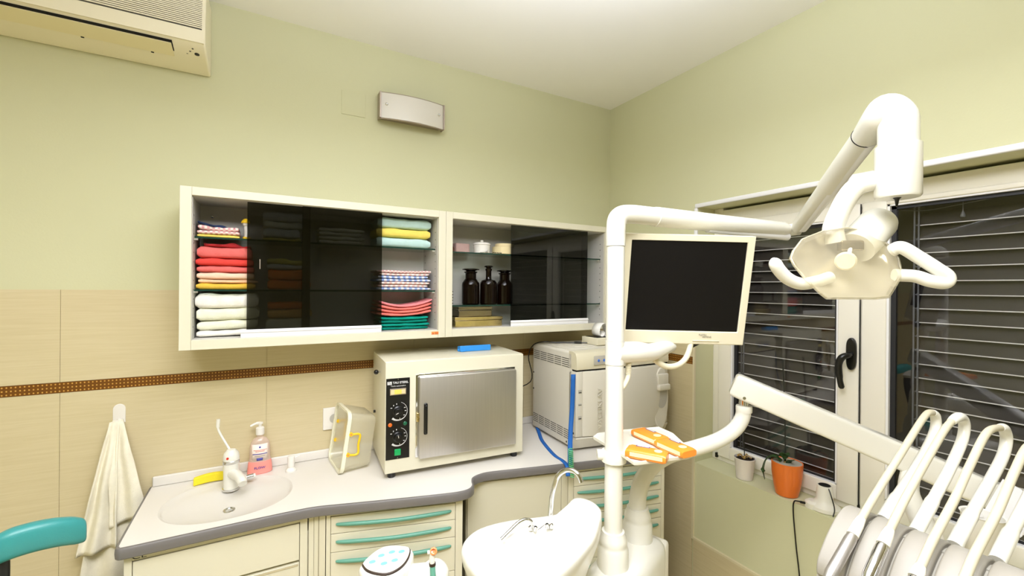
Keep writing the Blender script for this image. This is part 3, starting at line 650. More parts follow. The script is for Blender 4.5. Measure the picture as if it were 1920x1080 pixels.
rs = [ell(BX, BY, 0.197, 0.168, WZ-0.0001, 64, .92), ell(BX, BY, 0.193, 0.164, WZ-0.002, 64, .92), ell(BX, BY, 0.189, 0.160, WZ-0.005, 64, .92)] + [ell(BX, BY+dy, a, b, WZ-dz, 64, .95 if a > .15 else 1) for dy, a, b, dz in ((-.020, .186, .137, .0072), (-.025, .176, .126, .0092), (-.028, .160, .113, .0130), (-.030, .140, .098, .0180), (-.032, .115, .080, .0230), (-.034, .085, .058, .0270), (-.034, .050, .034, .0295), (-.034, .02, .02, .0305))]
g.rings(rs, False, True); ba = obj('basin', g, M['basin'], wt, angle=50)
g = G(); g.lathe([(0.019, 0), (0.018, 0.002), (0.012, 0.0025), (0.011, 0.001)], (BX, BY-0.034, WZ-0.0305), 20); obj('drain', g, M['chrome'], ba)

# ------------------------------------------------------------------ base cabinets
TEXT_CE = None
sb = thing('base_cabinet', 'cream sink base cabinet below the basin', 'cabinet', (-1.95, -0.2, 0))
g = G(); g.bx(-2.190, -1.695, -0.405, -0.002, 0.08, 0.700); g.bx(-2.190, -2.172, -0.420, -0.002, 0.08, WZ-0.035); g.bx(-1.735, -1.712, -0.420, -0.002, 0.08, WZ-0.035)
g.bx(-2.172, -1.735, -0.420, -0.40, 0.742, WZ-0.035); g.bx(-1.708, -1.692, -0.418, -0.002, 0.08, WZ-0.035)
obj('carcass', g, M['cream'], sb, bev=0.001)
g = G(); g.bx(-2.15, -1.70, -0.36, -0.002, 0, 0.08); obj('plinth', g, M['cream2'], sb)
g = G(); g.bx(-2.170, -1.737, -0.4205, -0.405, 0.616, 0.738); obj('front_panel', g, M['cream'], sb, bev=0.001)
g = G(); g.bx(-2.170, -1.737, -0.4205, -0.405, 0.09, 0.606); dr = obj('door', g, M['cream'], sb, bev=0.001)
g = G(); g.bx(-2.16, -1.740, -0.4225, -0.421, 0.598, 0.604); obj('door_edge_pull', g, M['chrome'], dr)
text('ce_mark', 'CE', 0.019, Matrix.Translation((-2.155, -0.4203, 0.7515)) @ UPRIGHT, M['black'], sb, 0.0002, 'black printed mark', sx=1.5)
def bow(x0, x1, z, out=0.020):
    return spl([(x0, 0.001, z), (x0+0.012, -0.006, z), (x0+(x1-x0)*.25, -out*.75, z), ((x0+x1)/2, -out, z), (x0+(x1-x0)*.75, -out*.75, z), (x1-0.012, -0.006, z), (x1, 0.001, z)], 5)
def drawers(loc, ang, w, depth, xs0, xs1, zlines, label, zt, end=None):
    t = thing('drawer_cabinet', label, 'cabinet', loc, None); t.rotation_euler = (0, 0, ang); m = frame(loc, ang); WORLD[t] = m
    g = G(m); g.bx(0, w, 0.014, depth, 0.08, 0.70); g.bx(0, xs0-0.0015, 0, depth, 0.08, zt); g.bx(xs1+0.0015, w, 0, depth, 0.08, zt); g.bx(xs0-0.0015, xs1+0.0015, 0, 0.02, zlines[0]+0.0015, zt)
    obj('carcass', g, M['cream'], t, bev=0.001)
    g = G(m); g.bx(0.01, w-0.01, 0.05, depth, 0, 0.08); obj('plinth', g, M['cream2'], t)
    for a, b in zip(zlines, zlines[1:]):
        g = G(m); g.bx(xs0, xs1, -0.001, 0.015, b+0.0012, a-0.0012); d = obj('drawer', g, M['cream'], t, bev=0.001)
        zc = a-0.027 if a-b < 0.08 else a-0.030
        path = bow(xs0+0.018, xs1-0.016, zc); k = len(path)
        g = G(m); g.tube(path, [0.0015+0.0055*min(1, 4.0*min(i, k-1-i)/(k-1))**.7 for i in range(k)], 12, up=(0, 0, 1)); obj('handle', g, M['teal'], d, 'bowed teal bar handle')
    return t, m
zt = WZ-0.035
dl, m = drawers((-1.655, -0.435, 0), -0.2682, 0.470, 0.40, 0.0155, 0.4425, [0.746, 0.685, 0.621, 0.498, 0.30, 0.09], 'cream drawer cabinet with teal bow handles left of the spittoon', zt)
g = G(m); g.prism([(0.402, 0.7515), (0.410, 0.7515), (0.406, 0.7585)], -0.0006, 0.0001, 'y'); g.bx(0.412, 0.424, -0.0006, 0.0001, 0.7515, 0.7585); g.bx(0.426, 0.434, -0.0006, 0.0001, 0.7515, 0.7585)
obj('warning_sticker', g, M['stickred'], dl, 'small red warning sticker')
fl = thing('filler_panel', 'narrow grooved cream filler panel between sink cabinet and drawers', 'panel', (-1.673, -0.43, 0))
g = G(); g.prism([(-1.6915, -0.420), (-1.6570, -0.4335), (-1.645, -0.32), (-1.6915, -0.32)], 0.08, zt); obj('board', g, M['cream'], fl, bev=0.001)
g = G(); g.prism([(-1.6785, -0.4262), (-1.6765, -0.4270), (-1.6765, -0.4245), (-1.6785, -0.4235)], 0.08, zt); obj('groove', g, M['groove'], fl)
ang2 = math.atan2(-0.195, 0.823)
A2 = Vector((-1.06, -0.455, 0)); dx2 = Vector((math.cos(ang2), math.sin(ang2), 0))
cb = thing('base_cabinet', 'cream base cabinet with plain door between the drawer cabinets', 'cabinet', tuple(A2-dx2*0.075)); cb.rotation_euler = (0, 0, ang2); m = frame(tuple(A2-dx2*0.075), ang2); WORLD[cb] = m
g = G(m); g.bx(0.0, 0.440, 0.014, 0.30, 0.08, zt); g.bx(0.41, 0.4395, 0, 0.25, 0.08, zt); g.bx(0, 0.41, 0.0, 0.02, 0.752, zt); obj('carcass', g, M['cream2'], cb, bev=0.001)
g = G(m); g.bx(0.004, 0.408, -0.0008, 0.014, 0.09, 0.7495); obj('door', g, M['cream2'], cb, bev=0.001)
g = G(m); g.bx(0.01, 0.43, 0.05, 0.28, 0, 0.08); obj('plinth', g, M['cream2'], cb)
B2 = A2+dx2*0.3665
drawers(tuple(B2), ang2, 0.478, 0.34, 0.0255, 0.4605, [0.744, 0.6835, 0.6205, 0.557, 0.493, 0.361, 0.09], 'cream drawer cabinet with teal handles under the steriliser', zt)

# ------------------------------------------------------------------ sink things
fa = thing('tap', 'white basin mixer tap with long thin lever', 'tap', (-1.948, -0.140, WZ-0.0085))
fz = WZ-0.0085
g = G(); g.lathe([(0.0275, 0), (0.0275, 0.006), (0.0255, 0.007)], (-1.948, -0.140, fz), 28); obj('base_ring', g, M['chrome'], fa)
g = G(); g.lathe([(0.0245, 0.007), (0.0245, 0.05), (0.0255, 0.08), (0.0265, 0.098)], (-1.948, -0.140, fz), 28)
g.tube(spl([(-1.945, -0.15, fz+0.062), (-1.925, -0.19, fz+0.063), (-1.912, -0.225, fz+0.058), (-1.908, -0.240, fz+0.050)], 5), [0.018]*6+[0.016]*6+[0.0145]*4, 16)
obj('body', g, M['white'], fa)
g = G(); g.lathe([(0.027, 0.0982), (0.0272, 0.108), (0.0265, 0.109)], (-1.948, -0.140, fz), 28); obj('collar', g, M['chrome'], fa)
g = G(); g.lathe([(0.0265, 0.1092), (0.0265, 0.120), (0.023, 0.135), (0.014, 0.146), (0.003, 0.149)], (-1.948, -0.140, fz), 28); cap = obj('cap', g, M['white'], fa)
g = G(); g.lathe([(0.0042, -0.002), (0.0042, 0.0012)], (-1.958, -0.1645, fz+0.122), 14, (-0.38, -0.9, 0.2)); obj('hot_dot', g, M['red'], cap)
g = G(); g.tube(spl([(-1.952, -0.135, fz+0.142), (-1.965, -0.125, fz+0.165), (-1.983, -0.112, fz+0.198), (-1.992, -0.106, fz+0.222), (-1.991, -0.106, fz+0.255)], 6), [0.0042]*19+[0.006]*3+[0.0062]*3, 12); obj('lever', g, M['white'], cap)
g = G(); g.tube([(-1.925, -0.14, fz+0.030), (-1.872, -0.125, fz+0.030)], 0.008, 16); obj('side_outlet', g, M['white'], fa)
g = G(); g.tube([(-1.900, -0.133, fz+0.030), (-1.878, -0.127, fz+0.030)], 0.0092, 16); obj('side_nut', g, M['chrome'], fa)
g = G(); m = frame((-2.012, -0.062, WZ), R(3)); g.m = m
rs = []
for i in range(15):
    s = i/14; x = -0.058+0.116*s; zb = 0.004*math.sin(math.pi*s)
    rs.append([(x, -0.012+0.004*math.sin(3*s), zb), (x, 0.012, zb), (x, 0.014, 0.026+zb*2), (x, -0.010, 0.028+zb*2)])
g.rings(rs); obj('sponge', g, M['sponge'], label='yellow sponge lying behind the basin left of the tap', cat='sponge', bev=0.004)
so = thing('soap_dispenser', 'clear pump bottle holding pink soap beside the tap', 'soap', (-1.857, -0.045, WZ))
sx, sy = -1.857, -0.045
g = G(); g.lathe([(0.040, 0), (0.044, 0.003), (0.043, 0.02), (0.040, 0.048), (0.039, 0.049)], (sx, sy, WZ), 32, sy=0.55); ps = obj('soap_fill', g, M['soappink'], so, 'pink soap in the bottle')
g = G(); g.lathe([(0.039, 0.0492), (0.036, 0.065), (0.035, 0.105), (0.032, 0.122), (0.022, 0.136), (0.012, 0.142), (0.012, 0.155)], (sx, sy, WZ), 32, sy=0.55); bt = obj('bottle', g, M['soapclear'], so)
g = G()
rs = [[(sx+0.028*s, sy-0.55*math.sqrt(max(0, (0.0365)**2-(0.028*s)**2))-0.0008, WZ+z) for z in (0.053, 0.118)] for s in lerp(-1, 1, 11)]
L_ = [[g.v(p) for p in r] for r in rs]
for a, b in zip(L_, L_[1:]): g.face([a[0], b[0], b[1], a[1]])
lb = obj('label', g, M['label'], bt, solid=0.0003)
def lab(name, x0, x1, z0, z1, mt, par=lb):
    g = G(); L_ = [[g.v((sx+x, sy-0.55*math.sqrt((0.0365)**2-x*x)-0.0018, WZ+z)) for z in (z0, z1)] for x in lerp(x0, x1, 7)]
    for a, b in zip(L_, L_[1:]): g.face([a[0], b[0], b[1], a[1]])
    obj(name, g, mt, par, solid=0.0002)
lab('print_line', -0.022, 0.024, 0.094, 0.096, M['printred'], bt); lab('print_line', -0.015, 0.016, 0.089, 0.091, M['printred'], bt); lab('print_line', -0.025, 0.025, 0.078, 0.081, M['printblue'], bt); lab('print_line', -0.018, 0.018, 0.071, 0.0725, M['printgrey'], bt); lab('print_block', -0.011, 0.010, 0.054, 0.064, M['printblue'], bt); lab('print_mark', -0.003, 0.003, 0.103, 0.110, M['printblue'], bt)
text('soap_print', 'FLOW', 0.0125, Matrix.Translation((sx, sy-0.0245, WZ+0.026)) @ UPRIGHT, M['printblue'], ps, 0.0008, sx=1.1)
g = G(); g.lathe([(0.0150, 0.152), (0.0155, 0.156), (0.0150, 0.178), (0.012, 0.181), (0.0055, 0.182), (0.0055, 0.192), (0.010, 0.193), (0.010, 0.199), (0.002, 0.201)], (sx, sy, WZ), 24); g.tube(spl([(sx, sy, WZ+0.196), (sx-0.015, sy-0.004, WZ+0.197), (sx-0.034, sy-0.010, WZ+0.190)], 5), [0.006]*5+[0.0045]*5+[0.003], 12); obj('pump_head', g, M['ceramic'], so)
cu = thing('plastic_cup_holder', 'small white plastic stand right of the soap bottle', 'stand', (-1.748, -0.09, WZ))
g = G(); g.lathe([(0.020, 0), (0.020, 0.006), (0.013, 0.014), (0.011, 0.017)], (-1.748, -0.09, WZ), 24); obj('foot', g, M['ceramic'], cu)
g = G(); g.lathe([(0.0125, 0.0172), (0.0135, 0.035), (0.0135, 0.058), (0.008, 0.060)], (-1.748, -0.09, WZ), 24); g.tube([(-1.738, -0.09, WZ+0.05), (-1.718, -0.088, WZ+0.056)], 0.0025, 8); obj('cup', g, M['ceramic'], cu)

# ------------------------------------------------------------------ cloudy tub with yellow handles, socket
def rrect(w, h, r, n=6):
    out = []
    for cx, cy, a0 in ((w-r, h-r, 0), (-w+r, h-r, 90), (-w+r, -h+r, 180), (w-r, -h+r, 270)):
        for i in range(n+1): a = R(a0+90*i/n); out.append((cx+r*math.cos(a), cy+r*math.sin(a)))
    return out
tb = thing('plastic_tub', 'cloudy plastic tub with yellow handle standing on its side', 'tub', (-1.55, -0.20, WZ))
mt_ = Matrix.Translation((-1.574, -0.132, WZ+0.1225)) @ Matrix.Rotation(R(5), 4, 'Z') @ Matrix.Rotation(R(98), 4, 'Y')
# local: opening at z=0 facing -x side, bottom at z=+0.115 towards the oven
def rr(w, h, r, z): return [(a, b, z) for a, b in rrect(w, h, r)]
g = G(mt_); g.rings([rr(0.1180, .105, .03, 0), rr(0.1150, .102, .03, 0.02), rr(0.1040, .090, .028, 0.108), rr(0.1000, .085, .025, 0.114), rr(0.0980, .083, .025, 0.1125), rr(0.1020, .088, .028, 0.105), rr(0.1125, .0995, .03, 0.02), rr(0.1155, .1025, .03, 0)], closed=True)
obj('shell', g, M['tub'], tb)
g = G(mt_); o1 = rr(0.1220, .109, .033, -0.004); i1 = rr(0.1140, .101, .028, -0.004); o2 = rr(0.1220, .109, .033, 0.010); i2 = rr(0.1185, .1055, .031, 0.010)
g.rings([o1, o2, i2, [(a, b, 0.0) for a, b, c in i1], i1], False, False)
a_, b_ = [g.v(p) for p in o1], [g.v(p) for p in i1]
for k in range(len(a_)): g.face([a_[k], a_[(k+1) % len(a_)], b_[(k+1) % len(b_)], b_[k]])
obj('rim', g, M['tubrim'], tb, weld=True)
for sgn, nm in ((-1, 'front'), (1, 'rear')):
    y = sgn*0.102; y2 = sgn*0.109
    g = G(mt_); g.tube(spl([(-0.038, y2, 0.022), (-0.040, y2, 0.042), (-0.032, y2, 0.052), (0.0, y2, 0.050), (0.032, y2, 0.054), (0.042, y2, 0.044), (0.042, y2, 0.022)], 6), 0.0045, 10)
    for xx in (-0.038, 0.042): g.lathe([(0.008, -0.002), (0.008, 0.008)], (xx, y, 0.016), 14, (0, sgn, 0))
    hd = obj('handle', g, M['yellow'], tb, 'yellow swing handle')
    g = G(mt_)
    for xx in (-0.038, 0.042): g.lathe([(0.0035, 0.0082), (0.0035, 0.0098)], (xx, y, 0.016), 10, (0, sgn, 0))
    obj('pivot', g, M['peach'], hd)
so2 = thing('wall_socket', 'white wall socket behind the cloudy tub', 'socket', (-1.575, 0, 0.95))
g = G(); g.bx(-1.622, -1.530, -0.010, 0.001, 0.915, 1.010, 0.003); obj('cover_plate', g, M['ceramic'], so2)
g = G(); g.lathe([(0.02, 0.0), (0.02, 0.0015)], (-1.576, -0.0100, 0.962), 20, (0, -1, 0)); obj('socket_well', g, M['greyplastic'], so2)
so3 = thing('wall_socket', 'white wall socket between the oven and the steriliser', 'socket', (-0.78, 0, 0.95))
g = G(); g.bx(-0.826, -0.742, -0.010, 0.001, 0.93, 1.02, 0.003); obj('cover_plate', g, M['ceramic'], so3)
g = G(); g.lathe([(0.02, 0.0), (0.02, 0.0015)], (-0.775, -0.0100, 0.975), 20, (0, -1, 0)); obj('socket_well', g, M['greyplastic'], so3)

# ------------------------------------------------------------------ dry heat oven
ow, od, oh = 0.590, 0.335, 0.4285
ang = math.atan2(-0.043, 0.589); loc = (-1.440, -0.360, WZ)
ov = thing('dry_heat_oven', 'cream dry heat steriliser oven with steel door and black dial panel', 'oven', loc); ov.rotation_euler = (0, 0, ang); m = frame(loc, ang); WORLD[ov] = m
Z0 = 0.024; Z1 = 0.453
g = G(m); g.bx(0, ow, 0.010, od, Z0, Z1-0.004, 0.003); obj('housing', g, M['cream'], ov)
g = G(m); g.bx(0, ow, 0, 0.0098, Z0, Z1, 0.003); obj('front_frame', g, M['cream'], ov)
g = G(m); g.bx(-0.001, ow+0.001, 0.012, od, Z1-0.0038, Z1+0.001, 0.002); obj('top_plate', g, M['cream'], ov)
for xx in (0.030, ow-0.03):
    for yy in (0.03, od-0.03):
        g = G(m); g.lathe([(0.014, 0.0), (0.0155, 0.003), (0.0155, 0.0238)], (xx, yy, 0), 20); obj('foot', g, M['black'], ov)
g = G(m); g.bx(0.0025, 0.0925, -0.002, 0.0005, 0.078, 0.390); pn = obj('control_panel', g, M['black'], ov)
def dial(x, z, nm, rot, kr):
    g = G(m)
    n = 40; a0, a1 = R(70), R(-130)
    outer = []; inner = []
    for i in range(n+1):
        a = a0+(a1-a0)*i/n; w = 0.0012+0.0065*(max(0, (i/n-0.35))/0.65)**1.5 
        outer.append((x+0.0365*math.cos(a), -0.0024, z+0.0365*math.sin(a))); inner.append((x+(0.0365-w)*math.cos(a), -0.0024, z+(0.0365-w)*math.sin(a)))
    A = [g.v(p) for p in outer]; B = [g.v(p) for p in inner]
    for i in range(n): g.face([A[i], A[i+1], B[i+1], B[i]])
    for a in (25, 0, -35, -75, 100, 125, 150):
        c, s_ = math.cos(R(a)), math.sin(R(a)); q = 0.029
        g.box((x+q*c, -0.0022, z+q*s_), (0.006 if abs(c) > .7 else .003, 0.0006, 0.0025 if abs(c) > .7 else 0.005))
    d = obj('dial_scale', g, M['dialwhite'], pn)
    g = G(m); g.lathe([(0.0205, 0.0), (0.0205, 0.004), (0.0165, 0.006), (0.0150, 0.020), (0.013, 0.022), (0.001, 0.0225)], (x, -0.002, z), 32, (0, -1, 0)); k = obj('knob', g, M['black'], pn)
    g = G(m); c, s_ = math.cos(rot), math.sin(rot); g.tube([(x+0.002*c, -0.0247, z+0.002*s_), (x+0.012*c, -0.0247, z+0.012*s_)], 0.001, 6); obj('pointer', g, M['ceramic'], k)
dial(0.0475, 0.262, 'timer', R(205), 1); dial(0.0475, 0.163, 'thermostat', R(100), 1)
g = G(m); g.bx(0.016, 0.078, -0.006, -0.002, 0.326, 0.351, 0.001); mtf = obj('meter_frame', g, M['lampframe'], pn)
g = G(m); g.bx(0.019, 0.075, -0.0066, -0.0061, 0.3295, 0.3475); obj('meter_glass', g, M['wood'], mtf)
g = G(m); g.bx(0.033, 0.060, -0.0072, -0.0067, 0.330, 0.347); obj('meter_face', g, M['meteryellow'], mtf)
for xx, mm in ((0.018, 'orangelamp'), (0.075, 'greenlamp')):
    g = G(m); g.lathe([(0.0075, 0), (0.0075, 0.003), (0.004, 0.005), (0.0005, 0.0055)], (xx, -0.002, 0.2125), 18, (0, -1, 0)); obj('pilot_lamp', g, M[mm], pn)
g = G(m); g.bx(0.035, 0.059, -0.006, -0.002, 0.092, 0.117, 0.002); obj('power_switch', g, M['greenbtn'], pn, 'green lit power switch')
g = G(m); g.bx(0.007, 0.0235, -0.0026, -0.0019, 0.3665, 0.3785); lg = obj('logo_block', g, M['dialwhite'], pn)
text('logo_print', 'Ts', 0.011, m @ Matrix.Translation((0.0152, -0.0028, 0.3725)) @ UPRIGHT, M['black'], lg, 0.0002)
text('panel_print', 'TAU STERIL', 0.0115, m @ Matrix.Translation((0.0570, -0.0024, 0.3730)) @ UPRIGHT, M['dialwhite'], pn, 0.0003, sx=1.0, bold=0.0003)
text('panel_print', 'Titolo automatico', 0.0078, m @ Matrix.Translation((0.0480, -0.0024, 0.3605)) @ UPRIGHT, M['dialwhite'], pn, 0.0002)
for xx, zz in ((0.0475, 0.386), (0.0475, 0.083)):
    g = G(m); g.lathe([(0.0022, 0), (0.0018, 0.0015)], (xx, -0.002, zz), 10, (0, -1, 0)); obj('panel_screw', g, M['chrome'], pn)
g = G(m); g.bx(0.1155, 0.128, -0.004, 0.001, 0.072, 0.398, 0.001); g.bx(0.128, 0.548, -0.003, 0.001, 0.386, 0.400, 0.001); obj('door_surround', g, M['chrome'], ov)
g = G(m); g.bx(0.127, 0.5455, -0.024, -0.0042, 0.071, 0.391, 0.003); od_ = obj('steel_door', g, M['satin'], ov, 'brushed steel door')
g = G(m); g.bx(0.143, 0.1575, -0.030, -0.0242, 0.166, 0.288, 0.004); g.bx(0.146, 0.155, -0.040, -0.030, 0.172, 0.282, 0.003); obj('door_handle', g, M['black'], od_)
g = G(m); g.bx(0.117, 0.127, -0.018, -0.0042, 0.215, 0.250, 0.002); g.lathe([(0.004, 0), (0.004, 0.008)], (0.122, -0.018, 0.232), 10, (0, -1, 0)); obj('latch', g, M['brass'], ov)
g = G(m); g.tube([(0.002, 0.13, 0.395), (-0.010, 0.13, 0.395)], 0.004, 10); sk = obj('side_stud', g, M['chrome'], ov)
g = G(m); g.sphere((-0.016, 0.13, 0.395), 0.010, 16); obj('side_knob', g, M['black'], sk)
g = G(m); g.tube([(0.002, 0.26, 0.20), (-0.008, 0.26, 0.20)], 0.006, 10); obj('cable_gland', g, M['black'], ov)
g = G(); m2 = Matrix.Translation((-1.0076, -0.2237, 1.2505)) @ Matrix.Rotation(R(-2), 4, 'Z'); g.m = m2
a = []
g.prism([(-0.020, 0.0), (0.020, 0.0), (0.017, 0.022), (-0.020, 0.026)], -0.075, 0.075, 'x')
g.tube([(-0.070, 0.0, 0.006), (-0.080, -0.004, 0.006)], 0.006, 10); g.box((-0.062, -0.018, 0.004), (0.022, 0.012, 0.008), 0, 0.002)
obj('blue_clip_tool', g, M['blue'], label='bright blue plastic clip holder lying on top of the oven', cat='holder', bev=0.003)

# ------------------------------------------------------------------ steriliser (autoclave) with printer
ang = R(-2.5); loc = (-0.622, -0.485, WZ); m = frame(loc, ang)
au = thing('steam_steriliser', 'large pale grey steam steriliser with curved door on the worktop', 'steriliser', loc); au.rotation_euler = (0, 0, ang); WORLD[au] = m
aw, ad, ah = 0.565, 0.40, 0.452
g = G(m); g.bx(0.0, aw, 0.03, ad, 0.012, ah, 0.012); obj('housing', g, M['softcream'], au)
g = G(m); rs = []
for z, y, ins in ((0.374, 0.0, 0), (0.380, -0.002, 0), (0.43, 0.0, 0), (0.448, 0.010, 0), (0.454, 0.03, 0)): rs.append([(0, y, z), (aw*.5, y-0.012, z), (aw, y, z), (aw, 0.06, z), (0, 0.06, z)])
g.rings(rs); obj('control_strip', g, M['ivory'], au)
g = G(m); g.bx(0.002, aw-0.002, 0.004, 0.06, 0.366, 0.374); obj('strip_gap', g, M['dark'], au)
# curved door
g = G(m); rs = []
for z in lerp(0.070, 0.366, 14):
    f = (z-0.070)/0.296; bul = 0.022*(1-(2*f-1)**2)
    rs.append([(0.035+x*(aw-0.035), y-bul*math.sin(math.pi*min(1, max(0, x)))**.5 if 0 < x < 1 else y, z) for x, y in [(0, 0.0), (0.03, -0.006), (0.12, -0.018), (0.3, -0.030), (0.5, -0.034), (0.7, -0.030), (0.88, -0.018), (0.97, -0.004), (1, 0.004)]]+[(aw, 0.05, z), (0.035, 0.05, z)])
g.rings(rs); dr = obj('door', g, M['softcream'], au, bev=0.003)
g = G(m); g.bx(0.0, 0.036, 0.0, 0.06, 0.070, 0.366, 0.004); obj('side_post', g, M['softcream'], au)
for zz, hh in ((0.268, 0.016), (0.213, 0.009), (0.150, 0.016)):
    g = G(m); g.bx(0.010, 0.030, -0.0015, 0.001, zz, zz+hh, 0.001); obj('side_catch', g, M['greyplastic'], au)
    g = G(m); g.bx(0.013, 0.027, -0.0022, -0.0013, zz+0.002, zz+hh*.45); obj('catch_slot', g, M['vent'], au)
g = G(m); rs = []
for z, y in ((0.010, 0.034), (0.018, 0.022), (0.064, 0.0), (0.067, 0.002)): rs.append([(0.0, y, z), (0.03, y-0.008, z), (aw*.3, y-0.026, z), (aw*.5, y-0.032, z), (aw*.7, y-0.026, z), (aw, y, z), (aw, 0.06, z), (0.0, 0.06, z)])
g.rings(rs); obj('lower_panel', g, M['softcream'], au, bev=0.002)
# handle recess
g = G(m); hx = 0.487
pr = [(hx+0.045*math.cos(t)*(1.0 if math.cos(t) > 0 else 1.25), 0.205+0.150*math.sin(t)) for t in [2*math.pi*i/36 for i in range(36)]]
g.prism(pr, -0.0350, -0.010, 'y'); hr = obj('handle_shield', g, M['softcream'], dr, bev=0.004)
g = G(m); g.box((hx, -0.046, 0.262), (0.076, 0.022, 0.030), 0, 0.007); g.box((hx, -0.040, 0.298), (0.070, 0.014, 0.060), 0, 0.006); obj('door_grip', g, M['softcream'], dr)
g = G(m); pr = [(hx+0.034*math.cos(t), 0.215+0.058*math.sin(t)) for t in [math.pi+math.pi*i/18 for i in range(19)]] + [(hx+0.034, 0.246), (hx-0.034, 0.246)]
g.prism(pr, -0.0368, -0.033, 'y'); obj('grip_hollow', g, M['greyplastic'], dr)
text('raised_lettering', 'VACUKLAV', 0.036, m @ Matrix.Translation((0.105, -0.0375, 0.20)) @ UPRIGHT @ Matrix.Rotation(R(90), 4, 'Z'), M['softcream'], dr, 0.0012, sx=1.0)
g = G(m); g.bx(0.09, 0.235, -0.0125, -0.008, 0.392, 0.434, 0.002); kp = obj('key_plate', g, M['greyplastic'], au)
for k in range(4):
    g = G(m); g.lathe([(0.0065, 0), (0.0055, 0.002)], (0.115+0.031*k, -0.0125, 0.412), 16, (0, -1, 0)); obj('key', g, M['led'], kp)
def slots(n, rows, x, y0, y1, z0, dz, sl):
    for c in range(n):
        g = G(m)
        for r in range(rows):
            w = (y1-y0)/n; a = y0+w*c+0.004; b = y0+w*(c+1)-0.004
            pts = [(x, a, z0-r*dz), (x, b, z0-r*dz+sl*(b-a)), (x, b, z0-r*dz+sl*(b-a)+0.0032), (x, a, z0-r*dz+0.0032)]
            g.rings([[(x-0.0006, p[1], p[2]) for p in pts], [(x+0.002, p[1], p[2]) for p in pts]])
        obj('vent_slots', g, M['vent'], au)
slots(5, 5, 0.0, 0.055, 0.385, 0.415, 0.0095, 0.0); slots(6, 5, 0.0, 0.045, 0.39, 0.085, 0.0095, 0.0)
for yy, zz in ((0.075, 0.03), (0.02, 0.085), (0.385, 0.30), (0.385, 0.215)):
    g = G(m); g.lathe([(0.005, 0), (0.004, 0.0015)], (0.0, yy, zz), 12, (-1, 0, 0)); obj('screw', g, M['vent'], au)
for xx in (0.05, aw-0.05):
    for yy in (0.07, ad-0.05):
        g = G(m); g.lathe([(0.018, 0), (0.018, 0.0125)], (xx, yy, 0), 16); obj('foot', g, M['black'], au)
g = G(m); g.bx(0.03, aw-0.03, 0.10, ad-0.02, ah-0.0005, ah+0.0035, 0.003); g.bx(0.10, 0.48, 0.14, 0.30, ah+0.003, ah+0.0065, 0.003); obj('top_recess_plate', g, M['softcream'], au)
TZ = WZ+ah+0.0065
pr_ = thing('label_printer', 'small cream printer with curled white paper roll on the steriliser', 'printer', tuple(m @ Vector((0.27, 0.19, ah+0.0065))))
mp = m @ Matrix.Translation((0.285, 0.19, ah+0.0068)) @ Matrix.Rotation(R(4), 4, 'Z')
g = G(mp); g.bx(-0.075, 0.095, -0.06, 0.06, 0, 0.036, 0.003); bd = obj('body', g, M['ivory'], pr_)
g = G(mp); g.bx(-0.062, 0.07, -0.045, 0.045, 0.0355, 0.0375); obj('paper_slot', g, M['black'], bd)
g = G(mp)
P_ = [(-0.0, 0.037), (0.036, 0.038), (0.040, 0.070), (0.030, 0.092), (0.006, 0.106), (-0.018, 0.100), (-0.034, 0.076), (-0.034, 0.052), (-0.022, 0.040), (-0.006, 0.044), (0.0, 0.060), (-0.010, 0.068)]
L2 = spl([(a, 0, b) for a, b in P_], 5)
A = [g.v((p.x, -0.032, p.z)) for p in L2]; B = [g.v((p.x, 0.028, p.z)) for p in L2]
for k in range(len(A)-1): g.face([A[k], A[k+1], B[k+1], B[k]])
obj('paper_roll', g, M['paper'], pr_, 'curled white paper strip', solid=0.0006, angle=80)
w1 = m @ Vector((0.215, 0.20, ah+0.012)); w2 = m @ Vector((0.02, 0.33, ah+0.012)); w3 = m @ Vector((-0.012, 0.375, ah-0.01)); w4 = m @ Vector((-0.02, 0.385, 0.25))
g = G(); g.tube(spl([tuple(w1), tuple(m @ Vector((0.16, 0.235, ah+0.012))), tuple(m @ Vector((0.08, 0.30, ah+0.009))), tuple(w2), tuple(w3), tuple(m @ Vector((-0.03, 0.39, 0.38))), tuple(w4), (-0.775, -0.016, 0.985)], 6), 0.0028, 8)
g.tube([tuple(m @ Vector((0.185, 0.217, ah+0.0125))), tuple(m @ Vector((0.155, 0.24, ah+0.0125)))], 0.0055, 10)
obj('printer_cable', g, M['black'], label='thin black cable running from the printer to the wall socket', cat='cable')
# blue strap hung from the steriliser, with a spiral cord
g = G()
def band(pts, w, wd):
    L2 = spl(pts, 6); A = [g.v(Vector(p)-Vector(wd)*w*.5) for p in L2]; B = [g.v(Vector(p)+Vector(wd)*w*.5) for p in L2]
    for k in range(len(A)-1): g.face([A[k], A[k+1], B[k+1], B[k]])
band([(-0.6342, -0.4780, 1.1519), (-0.6440, -0.4850, 1.0156), (-0.6708, -0.5100, 0.9195), (-0.7108, -0.5600, 0.8720), (-0.7278, -0.5830, 0.8376), (-0.7297, -0.5860, 0.8011)], 0.020, (0.78, -0.62, 0.05))
stp = obj('blue_strap', g, M['strap'], label='blue fabric strap hanging down the steriliser side into green coil', cat='strap', solid=0.0016, angle=80)
g = G(); path = []
for i in range(14*12+1):
    a = 2*math.pi*i/12; f = i/(14*12); c = Vector((-0.7307, -0.5900, 0.8694)).lerp(Vector((-0.7300, -0.5980, 0.7568)), f); path.append(c+Vector((0.0092*math.cos(a), 0.0092*math.sin(a), 0)))
g.tube(path, 0.0020, 6); obj('spiral_cord', g, M['coil'], label='green spiral cord hanging over the worktop edge', cat='cord')
